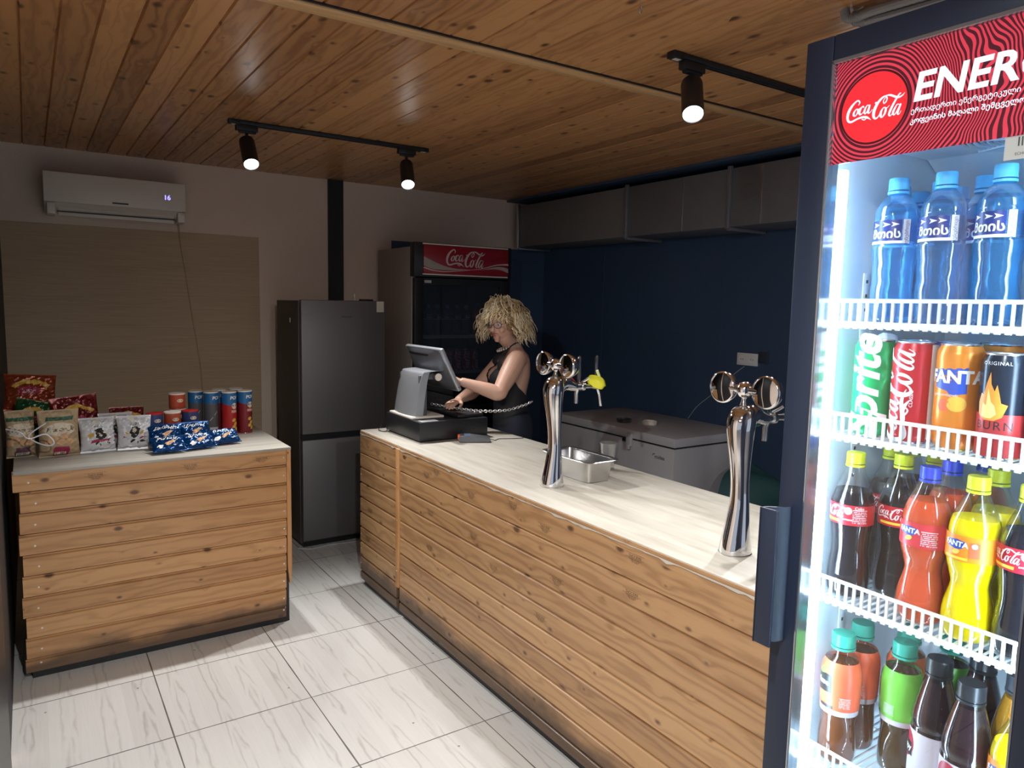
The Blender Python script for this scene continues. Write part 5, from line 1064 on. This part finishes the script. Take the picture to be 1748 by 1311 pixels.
# big crisp bags at the back
def crisp(loc, rz, label, m, w, h, rot=None, word='Lays', wm=None):
    t = thing('crisp_bag', label, 'snack bag', loc, rz, 'crisp bags along the wall'); b, on = pillow(t, w, h, .055, m, seed=int(loc[0]*77)+int(loc[2]*50), crump=.0035, seals=.012)
    stick(b, ribbon([(-w*.36, h*.60, .018), (-w*.2, h*.74, .020), (0, h*.79, .022), (w*.2, h*.75, .020), (w*.36, h*.66, .018)], 8), on, Q_GOLD, 'gold_arc')
    stick(b, rect2(-w*.22, -.018, w*.16, .018, 6, 3), (lambda x, y, o: on(x, y+h*.52, o)), Q_MAG, 'red_panel'); stick(b, text2d(word, .036, bold=.01, shear=.15), (lambda x, y, o: on(x-.008, y+h*.52, o+.0008)), wm or Q_CREAM, 'brand_word')
    if rot: t.rotation_euler = rot
    return t
crisp((0.188, 4.00, BT+.012), 0, 'dark red crisp bag with a gold arc standing behind the white seed bags', M_FOILR, .20, .245, rot=(-.12, -.10, .1))
crisp((-0.01, 4.225, BT+.165), 0, 'orange red crisp bag, topmost of the pile at the far left', M_FOILO, .22, .185, rot=(-.35, .08, .1))
crisp((0.065, 4.14, BT+.03), 0, 'dark red crisp bag under the topmost one of the pile at the far left', M_FOILR, .24, .19, rot=(-.45, .22, .05))
crisp((-0.025, 3.985, BT+.05), 0, 'dark green crisp bag in the middle of the pile at the far left', M_FOILG, .17, .20, rot=(-.30, .25, .0))
crisp((0.40, 4.12, BT+.008), 0, 'dark red crisp bag whose top shows behind the third white seed bag', M_FOILR, .16, .165, rot=(-.15, 0, 0))
# blue foil packs
def blue_pack(loc, rot, label):
    w, h = .150, .112
    t = thing('dried_fish_pack', label, 'snack bag', loc, 0, 'blue foil snack packs'); t.rotation_euler = rot
    b, on = pillow(t, w, h, .036, M_FOILB, seed=int(loc[0]*200+loc[1]*55), crump=.0022, base=False, n=30, gusset=.8)
    stick(b, text2d('ДЖИНН', .026, bold=.02, shear=.12), (lambda x, y, o: on(x, y+h*.72, o+.0006)), M_LIGHTTXT, 'brand_word'); stick(b, ell2(0, 0, .014, .012, 20), (lambda x, y, o: on(x-.042, y+h*.22, o)), M_LIGHTTXT, 'white_dot')
    for q in range(3): stick(b, ell2(0, 0, .030, .0045, 16, .35+.15*q), (lambda x, y, o, q=q: on(x+.01, y+h*(.47-.05*q), o+.0003*q)), Q_TAN, 'snack_print')
    stick(b, wavy_word(-.022, .026, 0, .006, 4), (lambda x, y, o: on(x+.03, y+h*.22, o)), M_LIGHTTXT, 'small_print', k=0)
    return t
F = -1.05
blue_pack((0.530, 3.66, BT+.012), (F, 0, .05), 'blue foil snack pack in the front row, leftmost'); blue_pack((0.680, 3.695, BT+.012), (F, 0, .22), 'blue foil snack pack in the front row, middle'); 
blue_pack((0.805, 3.760, BT+.012), (F, 0, .12), 'blue foil snack pack in the front row, rightmost'); blue_pack((0.530, 3.775, BT+.032), (-.75, 0, -.02), 'blue foil snack pack behind the leftmost front one')
blue_pack((0.670, 3.805, BT+.030), (-.75, 0, .05), 'blue foil snack pack behind the middle front one')
# small round tins of crisps and tall tubes
def tube_can(loc, label, h, r, m_side, m_lid, m_top=None, rz=0, tall=True, group=None, grey=False):
    t = thing('crisp_tube' if tall else 'small_crisp_tub', label, 'crisp tube' if tall else 'crisp tub', loc, rz, group)
    s = L(MB().lathe([(r*.97, 0), (r, .002), (r, h-.006)], 32, cap=False), 'side', m_side, t, smooth=50)
    L(MB().lathe([(r*.9, h-.007), (r*1.03, h-.007), (r*1.04, h-.001), (r*.99, h), (r*.9, h-.002), (0, h-.002)], 32, cap=False), 'lid', m_lid, t)
    L(MB().lathe([(0, .001), (r*.97, 0), (r*1.01, .003), (r*1.0, .004)], 32, cap=False), 'base_rim', P_ALU, t)
    fn = lambda o: (lambda x, y: Vector(((r+o)*math.sin(x/r), -(r+o)*math.cos(x/r), y)))
    if tall:
        N = 40; top = [(-PI*r+2*PI*r*i/N, h-.006) for i in range(N+1)]; bot = [(x, h-.064-(.012*math.cos((x-.4*r)/r) if not grey else 0)) for x, _ in top]
        lay(band2(top, bot), fn(.0003)).build('blue_band', M_TBLUE, smooth=60).parent = s
        lay(tf2(text2d('POP', .024, bold=.03, shear=.1), dx=.016, dy=h-.034), fn(.0007)).build('pop_word', M_LIGHTTXT, smooth=60).parent = s
        if grey: lay(merge2d(ribbon([(-.02, .08, .003), (.02, .13, .003)], 3), rect2(-.02, .018, .026, .045, 5, 1)), fn(.0006)).build('grey_print', M_FREEZER, smooth=60).parent = s
        else:
            lay(merge2d(rect2(.0, .122, .034, .136, 6, 1)), fn(.0006)).build('pale_word_panel', M_PINKP, smooth=60).parent = s
            lay(ell2(.018, .158, .016, .017, 22), fn(.0006)).build('cream_oval', Q_CREAM, smooth=60).parent = s
            for q, (cx, cy) in enumerate([(.014, .082), (.024, .062), (.014, .046), (.028, .032)]): lay(ell2(cx, cy, .012, .009, 16, .5), fn(.0006+.0001*q)).build('crisp_print', Q_GOLD, smooth=60).parent = s
    else:
        lay(ell2(.01, h*.55, .016, .009, 16), fn(.0005)).build('cream_oval', Q_CREAM, smooth=60).parent = s
    return t
M_TBLUE = mat('tube_blue', (0.015, 0.13, 0.33), .4); M_PINKP = mat('pale_pink_print', (.55, .3, .28), .4); M_TRED = mat('tube_red', (.42, .015, .015), .4); M_TDRED = mat('tube_dark_red', (.20, .012, .02), .4); M_TGREY = mat('tube_grey', (.10, .10, .11), .4); M_TORG = mat('tub_orange_red', (.42, .07, .03), .4); M_TNAVY = mat('tub_navy', (.03, .05, .16), .4)
hT, rT = .236, .0375; Gt = 'tall crisp tubes'
tube_can((0.885, 4.065, BT), 'bright red crisp tube, left one of the two front red tubes', hT, rT, M_TRED, M_WHITE, rz=.1, group=Gt); tube_can((0.972, 4.085, BT), 'dark red crisp tube at the right end of the tubes', hT, rT, M_TDRED, M_WHITE, rz=.1, group=Gt)
tube_can((0.800, 4.10, BT), 'grey crisp tube in front, beside the bright red one', hT, rT, M_TGREY, M_WHITE, rz=.15, group=Gt, grey=True); tube_can((0.735, 4.17, BT), 'grey crisp tube at the left end of the tall tubes', hT, rT, M_TGREY, M_WHITE, rz=-.1, group=Gt, grey=True)
tube_can((0.858, 4.185, BT), 'dark red crisp tube squeezed behind the grey and bright red ones', hT, rT, M_TDRED, M_WHITE, rz=.1, group=Gt); tube_can((0.950, 4.20, BT), 'crisp tube at the back behind the two red ones', hT, rT, M_TRED, M_WHITE, rz=.1, group=Gt)
hs, rs = .082, .0385; Gs = 'small crisp tubs'
B1 = tube_can((0.500, 3.92, BT), 'navy crisp tub with a red lid, lower left of the small tubs', hs, rs, M_TNAVY, M_TRED, tall=False, group=Gs)
tube_can((0.583, 3.93, BT), 'orange red crisp tub with a pale lid, lower middle of the small tubs', hs, rs, M_TORG, M_WHITE, tall=False, group=Gs); tube_can((0.668, 3.945, BT), 'navy crisp tub with a red lid, lower right of the small tubs', hs, rs, M_TNAVY, M_TRED, tall=False, group=Gs)
tube_can((0.500, 3.92, BT+hs), 'navy crisp tub with a red lid, upper left of the small tubs', hs, rs, M_TNAVY, M_TRED, tall=False, group=Gs); tube_can((0.583, 3.93, BT+hs), 'orange red crisp tub with a pale lid, upper middle of the small tubs', hs, rs, M_TORG, M_WHITE, tall=False, group=Gs)
tube_can((0.668, 3.945, BT+hs), 'navy crisp tub with a red lid, upper right of the small tubs', hs, rs, M_TNAVY, M_TRED, tall=False, group=Gs)
tube_can((0.620, 4.02, BT), 'orange red crisp tub at the back, bottom of its stack of three', hs, rs, M_TORG, M_WHITE, tall=False, group=Gs); tube_can((0.620, 4.02, BT+hs), 'orange red crisp tub at the back, middle of its stack of three', hs, rs, M_TORG, M_WHITE, tall=False, group=Gs); tube_can((0.620, 4.02, BT+2*hs), 'orange red crisp tub with a pale lid, topmost and alone above the small tubs', hs, rs, M_TORG, M_WHITE, tall=False, group=Gs)
# ================================================================ the woman
def bake(mb, name, m, parent, voxel=0.0045, smooth_it=5, label=None):
    me = bpy.data.meshes.new('tmp'); mb.bm.to_mesh(me); mb.bm.free(); o = bpy.data.objects.new('tmp', me); COL.objects.link(o)
    md = o.modifiers.new('r', 'REMESH'); md.mode = 'VOXEL'; md.voxel_size = voxel
    ms = o.modifiers.new('s', 'SMOOTH'); ms.iterations = smooth_it; ms.factor = 0.5
    bpy.context.view_layer.update(); dg = bpy.context.evaluated_depsgraph_get()
    m2 = bpy.data.meshes.new_from_object(o.evaluated_get(dg)); bpy.data.objects.remove(o); m2.materials.clear(); m2.materials.append(m)
    for p in m2.polygons: p.use_smooth = True
    q = bpy.data.objects.new(name, m2); m2.name = name; COL.objects.link(q); q.parent = parent; m2.transform(Matrix.Translation(-parent.location))
    if label: q['label'] = label
    return q
PX_, PY_ = 2.495, 3.70
person = thing('person', 'woman with curly blonde hair, glasses and black halter top working at the till', 'person', (PX_, PY_, 0))
TA_ = math.radians(24); CA_, SA_ = math.cos(TA_), math.sin(TA_)
def Wp(f, s, z): return Vector((PX_-f*CA_-s*SA_, PY_+f*SA_-s*CA_, z))
M_SKIN = mat('skin', (0.62, 0.37, 0.275), 0.45, noise=.04, nscale=10, sss=.08)
M_TOP = mat('black_knit', (0.012, 0.013, 0.018), 0.75); M_TROUS = mat('navy_trousers', (0.014, 0.018, 0.034), 0.8); M_SHOE = mat('black_shoe', (0.015, 0.015, 0.017), 0.5)
HC = Vector((2.398, 3.685, 1.541))
def ringloft(mb, secs, n=28, a0=None):
    """horizontal elliptical sections (f, s, z, half depth, half width)"""
    S = catmull(secs, 5); t = bmesh.new(); R = []
    for (f, s, z, rd, rw) in S:
        R.append([t.verts.new(Wp(f+rd*math.cos(2*PI*i/n), s+rw*math.sin(2*PI*i/n), z)) for i in range(n)])
    for a, b in zip(R[:-1], R[1:]):
        for i in range(n): t.faces.new([a[i], a[(i+1) % n], b[(i+1) % n], b[i]])
    t.faces.new(R[0][::-1]); t.faces.new(R[-1]); bmesh.ops.recalc_face_normals(t, faces=list(t.faces)); mb._merge(t); return S
def limb(mb, pts, n=16, squash=None): 
    P = catmull([tuple(p[0])+(p[1],) for p in pts], 5); mb.tube([q[:3] for q in P], [max(q[3], .002) for q in P], n, squash=squash)
def ball(mb, c, rx, ry, rz, M=None, n=24):
    t = bmesh.new(); bmesh.ops.create_uvsphere(t, u_segments=n, v_segments=n//2+4, radius=1); MM = Matrix.Translation(c) @ (M if M is not None else Matrix.Identity(4)) @ Matrix.Diagonal((rx, ry, rz, 1)); mb._merge(t, MM)
TORSO = [(0.0, 0, .86, .115, .175), (0.005, 0, .93, .112, .165), (.015, 0, 1.01, .100, .140), (.02, 0, 1.08, .098, .135), (.02, 0, 1.15, .108, .148), (.012, 0, 1.22, .112, .160), (.0, 0, 1.29, .098, .168), (-.01, 0, 1.335, .078, .150), (-.008, 0, 1.365, .058, .095), (0.0, 0, 1.385, .05, .06)]
b = MB(); ringloft(b, TORSO)
limb(b, [(Wp(-.005, 0, 1.35), .058), (Wp(.01, 0, 1.40), .050), (HC+Vector((.012, 0, -.085)), .050), (HC+Vector((.012, 0, -.03)), .055)])
for s in (-1, 1):
    ball(b, Wp(.085, s*.072, 1.195), .068, .070, .070); ball(b, Wp(-.004, s*.150, 1.325), .055, .052, .052)
# left arm (near the camera) reaches for the screen, right arm rests on the keypad
shL, elL, wrL = Wp(.02, .185, 1.318), Vector((2.235, 3.465, 1.138)), Vector((2.045, 3.575, 1.205))
limb(b, [(Wp(-.01, .135, 1.335), .050), (shL, .058), (shL.lerp(elL, .4), .058), (shL.lerp(elL, .8), .047), (elL, .043), (elL.lerp(wrL, .25), .043), (elL.lerp(wrL, .6), .034), (wrL, .024)], 20)
shR, elR, wrR = Wp(.02, -.175, 1.315), Vector((2.30, 3.86, 1.10)), Vector((2.085, 3.67, 1.084))
limb(b, [(Wp(-.01, -.135, 1.335), .050), (shR, .055), (shR.lerp(elR, .5), .050), (elR, .041), (elR.lerp(wrR, .3), .040), (elR.lerp(wrR, .7), .030), (wrR, .023)], 20)
def hand(b, w, fw, up, curl, point=False, thumb=1):
    fw = fw.normalized(); side = fw.cross(up).normalized()*thumb; up = side.cross(fw).normalized()*thumb
    limb(b, [(w-fw*.02, .023), (w+fw*.02, .026), (w+fw*.055, .030), (w+fw*.082, .026)], 14, squash=.55)
    for k, (o, ln) in enumerate(((.026, .068), (.009, .076), (-.009, .070), (-.025, .054))):
        c = curl if not (point and k == 0) else .15
        p0 = w+fw*.072+side*o; d1 = (fw+up*(-.25*c)+side*o*2).normalized(); p1 = p0+d1*ln*.45; d2 = (fw*(1-.5*c)-up*c).normalized(); p2 = p1+d2*ln*.32; d3 = (fw*(1-.9*c)-up*(c*1.3)).normalized(); p3 = p2+d3*ln*.25
        limb(b, [(p0-fw*.01, .0098), (p1, .0088), (p2, .0078), (p3, .0062)], 10)
    p0 = w+fw*.022+side*.022; limb(b, [(p0, .012), (p0+fw*.022+side*.020-up*.008, .011), (p0+fw*.045+side*.026-up*.016, .0092), (p0+fw*.060+side*.022-up*.02, .0075)], 10)
hand(b, wrL, Vector((-.72, .45, .35)), Vector((0.35, 0, .94)), .55, True, 1)
hand(b, wrR, Vector((-.80, -.55, -.12)), Vector((0, 0, 1)), .35, False, -1)
# head: centre, tilted down towards the screen
HT = Matrix.Rotation(math.radians(20), 4, 'Z') @ Matrix.Rotation(math.radians(-10), 4, 'Y')
def Hd(f, s, z): return HC + (HT @ Vector((-f, -s, z)))
def headpt(u, v):
    th = PI*v; ph = 2*PI*u; z = math.cos(th); r = math.sin(th); f = r*math.cos(ph); s = r*math.sin(ph)
    A = .094 if f > 0 else .100; zz = z*.115 if z > 0 else z*.118; wd = .073*(1-.24*max(0, -z-.15)**1.2); ff = f*A*(1-.16*max(0, -z-.3))
    if f > 0 and z < 0: ff += .010*max(0, -z)*f
    return Hd(ff, s*wd, zz)
mb2 = MB(); mb2.grid(headpt, 40, 30, wrap=True); bmesh.ops.remove_doubles(mb2.bm, verts=list(mb2.bm.verts), dist=1e-5)
bmesh.ops.recalc_face_normals(mb2.bm, faces=list(mb2.bm.faces)); t = mb2.bm; b._merge(t)
limb(b, [(Hd(.078, 0, .018), .008), (Hd(.094, 0, -.005), .0095), (Hd(.107, 0, -.028), .0115), (Hd(.098, 0, -.036), .010)], 12)
for s in (-1, 1):
    ball(b, Hd(.093, s*.010, -.033), .008, .0075, .006); ball(b, Hd(.066, s*.036, -.030), .022, .024, .022); ball(b, Hd(-.002, s*.072, -.012), .014, .007, .026)
ball(b, Hd(.084, 0, -.060), .012, .026, .011); ball(b, Hd(.071, 0, -.096), .015, .022, .014); ball(b, Hd(.074, 0, -.080), .015, .026, .017); ball(b, Hd(.070, 0, .030), .020, .048, .012)
bake(b, 'body', M_SKIN, person, voxel=.0040, smooth_it=6)
M_LIP = mat('lip_colour', (0.45, 0.12, 0.12), .4)
lp = MB(); lp.tube([Hd(.094-.9*abs(x)**1.6*.9, x, -.0555+.06*abs(x)) for x in [-.022+.0044*i for i in range(11)]], [.0015+.0035*math.sin(PI*i/10) for i in range(11)], 8); lp.tube([Hd(.094-.9*abs(x)**1.6*.9, x, -.0635+.08*abs(x)) for x in [-.019+.0038*i for i in range(11)]], [.0015+.004*math.sin(PI*i/10) for i in range(11)], 8); lp.build('lips', M_LIP, person)
M_EYE = mat('eye_white', (.75, .72, .70), .2); M_IRIS = mat('iris', (.05, .035, .02), .2); M_BROW = mat('brow_hair', (.20, .12, .06), .7)
for s in (-1, 1):
    e = MB(); ball(e, Hd(.0765, s*.031, .004), .0115, .0120, .0115); eo = e.build('eye', M_EYE, person, smooth=80)
    e = MB(); ball(e, Hd(.0860, s*.031, .0005), .0030, .0052, .0052); e.build('iris', M_IRIS, eo, smooth=80)
    e = MB(); e.tube([Hd(.089-.020*abs(k-2)/2*(1 if k > 2 else .3), s*(.015+.009*k), .024+.004*math.sin(k)) for k in range(5)], [.002, .003, .003, .0025, .001], 6); e.build('eyebrow', M_BROW, person)
gl = MB()
for s in (-1, 1):
    rim = [Hd(.104-.012*abs(math.cos(a)*.023+.033)/.05*.9, s*(.033+.0245*math.cos(a)), .0005+.0195*math.sin(a)) for a in [2*PI*i/28 for i in range(28)]]
    gl.tube(rim, .0016, 6, closed=True); gl.tube([Hd(.094, s*.057, .006), Hd(.05, s*.074, .006), Hd(-.005, s*.076, .006), Hd(-.02, s*.075, -.008)], .0015, 6)
gl.tube([Hd(.101, -.0095, .002), Hd(.106, 0, .005), Hd(.101, .0095, .002)], .0016, 6)
go = gl.build('glasses', M_BLACK, person)
for s in (-1, 1): MB().faces([Hd(.1035-.012*abs(math.cos(a)*.023+.033)/.05*.9, s*(.033+.0235*math.cos(a)), .0005+.0185*math.sin(a)) for a in [2*PI*i/28 for i in range(28)]], [tuple(range(28))]).build('lens', clear('spectacle_lens', (.93, .93, .95), .05, .02, edge=.25), go, smooth=0)
# hair: curly strands over a full head of hair
def hair_mat():
    m, nt, b = nmat('blonde_hair'); n = NT(nt); a = n.noise(n.xyz(n.m('MULTIPLY', n.sep(n.obj())[0], 95), n.m('MULTIPLY', n.sep(n.obj())[1], 95), n.m('MULTIPLY', n.sep(n.obj())[2], 22)), 1.0, 3); c = n.noise(n.obj(), 9, 2)
    nt.links.new(n.ramp(n.m('ADD', n.m('MULTIPLY', a, .6), n.m('MULTIPLY', c, .4)), [(.33, (.30, .18, .08)), (.47, (.72, .56, .33)), (.62, (.92, .84, .64))]), b.inputs['Base Color']); b.inputs['Roughness'].default_value = .5; return m
M_HAIR = hair_mat(); M_ROOT = mat('hair_roots', (.24, .14, .06), .7)
rr = random.Random(11); hb_ = MB()
def skull(f, s, z, k=1.0): v = Vector((f, s, z)).normalized(); return v.x*.104*k, v.y*.082*k, v.z*.122*k
cap_ = MB()
def cpt(u, v):
    th = PI*.62*v; ph = 2*PI*u; z = math.cos(th); r = math.sin(th); f = r*math.cos(ph); s = r*math.sin(ph)
    k = 1.09+.05*math.sin(ph*5+v*9); 
    if f > .45 and z < .45: k = .93
    a = skull(f, s, z, k); return Hd(a[0]-.006, a[1], a[2]+.006)
cap_.grid(cpt, 40, 18, wrap=True)
for i in range(760):
    ph = rr.uniform(0, 2*PI); ct = rr.uniform(-.25, 1); th = math.acos(ct); f, s, z = math.sin(th)*math.cos(ph), math.sin(th)*math.sin(ph), ct
    front = f > .35
    if front and z < .38: continue
    if f > 0.1 and abs(s) < .5 and z < .1: continue
    a = skull(f, s, z, 1.04); p = Vector(a)
    out = Vector((f, s, z)).normalized(); 
    if front: ln = rr.uniform(.055, .085)
    else: ln = rr.uniform(.13, .20)*(1-.3*(z < 0))
    vel = out*(rr.uniform(.35, .75) if rr.random() < .92 else 1.0); pts = []; n = 13; step = ln/(n-1); ph0 = rr.uniform(0, 6.28); amp = rr.uniform(.004, .009); fr = rr.uniform(1.3, 2.4)*2*PI
    q = p.copy(); g = Vector((0, 0, -1)); tang = out.cross(Vector((0, 0, 1))); tang = tang.normalized() if tang.length > .01 else Vector((1, 0, 0))
    for k in range(n):
        t_ = k/(n-1); pts.append(Hd(*(q+tang*amp*math.sin(fr*t_+ph0)*min(1, t_*3)+out*amp*.8*math.cos(fr*t_+ph0)*min(1, t_*3))))
        d = (vel*(1-t_)**1.1+g*(.25+1.35*t_)+ (Vector((.35, 0, 0)) if front else Vector((0, s*.25, 0)))).normalized(); q = q+d*step
        rad = Vector((q.x/.104, q.y/.082, q.z/.122)); 
        if rad.length < 1.12 and k > 0: q = Vector((rad.x*.104, rad.y*.082, rad.z*.122))*(1.12/rad.length)
    w0 = rr.uniform(.0030, .0078); hb_.tube(pts, [w0*(.75+.25*math.sin(3*k))*(1-.75*(k/(n-1))**2) for k in range(n)], 5, squash=.6)
hr = hb_.build('hair', M_HAIR, person, smooth=80); cap_.build('hair_roots', M_ROOT, hr, smooth=80)
# clothes
S_ = catmull(TORSO, 5)
def tor(z):
    for a, c in zip(S_[:-1], S_[1:]):
        if a[2] <= z <= c[2]:
            k = (z-a[2])/(c[2]-a[2]); return [a[i]+(c[i]-a[i])*k for i in range(5)]
    return S_[0] if z < S_[0][2] else S_[-1]
def shell(z, a, off):
    f, s, zz, rd, rw = tor(z); p = Vector((f+rd*math.cos(a), s+rw*math.sin(a), z)); best = 0
    d = Vector((rd*math.cos(a)/rd, rw*math.sin(a)/rw*.8, 0)).normalized()
    for q in (-1, 1):                                   # bust
        c = Vector((.085, q*.072, 1.195)); R_ = .071; o = p-c; bb = o.dot(d); cc = o.dot(o)-R_*R_; di = bb*bb-cc
        if di > 0:
            t_ = -bb+math.sqrt(di)
            if t_ > best: best = t_
    p = p+d*(best+off); return Wp(p.x, p.y, z)
def toph(a):   # neckline height at angle a from the front
    x = abs((a+PI) % (2*PI)-PI)
    K = [(0, 1.10), (.22, 1.14), (.45, 1.285), (.9, 1.29), (1.25, 1.235), (1.8, 1.15), (2.4, 1.10), (3.15, 1.08)]
    for (x0, h0), (x1, h1) in zip(K[:-1], K[1:]):
        if x <= x1: return h0+(h1-h0)*(x-x0)/(x1-x0)
    return 1.08
mb = MB(); mb.grid(lambda u, v: shell(.90+(toph(2*PI*u)-.90)*v, 2*PI*u, .007), 72, 30, wrap=True); mb.grid(lambda u, v: shell(.90+(toph(2*PI*u)-.90)*v, 2*PI*u, .0035), 72, 30, wrap=True)
tp = mb.build('halter_top', M_TOP, person, smooth=70)
for s in (-1, 1):
    st = [shell(1.255, s*.66, .006), Wp(.105, s*.098, 1.300), Wp(.075, s*.080, 1.345), Wp(.045, s*.062, 1.385), Wp(.0, s*.060, 1.415), Wp(-.045, s*.030, 1.415), Wp(-.055, 0, 1.412)]
    P = catmull([tuple(p) for p in st], 6); MB().tube(P, [.027-.015*min(1, i/20) for i in range(len(P))], 12, squash=.28).build('strap', M_TOP, tp)
tr_ = MB(); ringloft(tr_, [(0, 0, .80, .118, .172), (0, 0, .86, .125, .184), (.002, 0, .93, .121, .174), (.01, 0, .985, .110, .155)])
for s in (-1, 1): limb(tr_, [(Wp(0, s*.085, .86), .095), (Wp(0, s*.090, .72), .090), (Wp(.01, s*.095, .50), .066), (Wp(-.01, s*.098, .30), .058), (Wp(-.015, s*.10, .09), .050)], 22)
bake(tr_, 'trousers', M_TROUS, person, voxel=.008, smooth_it=4)
for s in (-1, 1):
    sh_ = MB(); limb(sh_, [(Wp(-.075, s*.10, .034), .028), (Wp(-.04, s*.10, .040), .040), (Wp(.03, s*.10, .036), .040), (Wp(.10, s*.10, .030), .038), (Wp(.155, s*.10, .024), .024)], 18); limb(sh_, [(Wp(-.03, s*.10, .04), .042), (Wp(-.02, s*.10, .12), .046)], 16); sh_.box(*(Wp(-.10, s*.10-.036, 0)), *(Wp(.165, s*.10+.036, .014)), .006)
    bake(sh_, 'shoe', M_SHOE, person, voxel=.006, smooth_it=3)
# necklace of pale stones
nk = MB(); N = 26
for i in range(N):
    a = 2*PI*i/N; c = Wp(.034+.070*math.cos(a), .062*math.sin(a), 1.392-.030*math.cos(a)); ball(nk, c, .0078, .0078, .0078, n=8)
nk.build('necklace', mat('pearly_stones', (.75, .70, .62), .15, .4), person, smooth=80)

# ================================================================ drinks standing in the unlit far cooler
for i in range(5): dup(WB, (2.50+.082*i, KY+.125, 1.3955), rz=[0, .3, -.2, .1, .4][i], label=['clear water bottle in the unlit far cooler, leftmost of its shelf', 'clear water bottle in the unlit far cooler, second of its shelf', 'clear water bottle in the unlit far cooler, middle of its shelf', 'clear water bottle in the unlit far cooler, fourth of its shelf', 'clear water bottle in the unlit far cooler, rightmost of its shelf'][i], group='water bottles in the far cooler')
dup(FR_, (2.925, KY+.12, 1.3955), 0, 'orange soda bottle in the unlit far cooler behind the woman', group='soda bottles in the far cooler')
for i in range(4): dup(c2, (2.68+.075*i, KY+.125, 1.1255), rz=.2*i, label=['red cola can in the unlit far cooler, leftmost', 'red cola can in the unlit far cooler, second from left', 'red cola can in the unlit far cooler, third from left', 'red cola can in the unlit far cooler, rightmost'][i], group='cola cans in the far cooler')
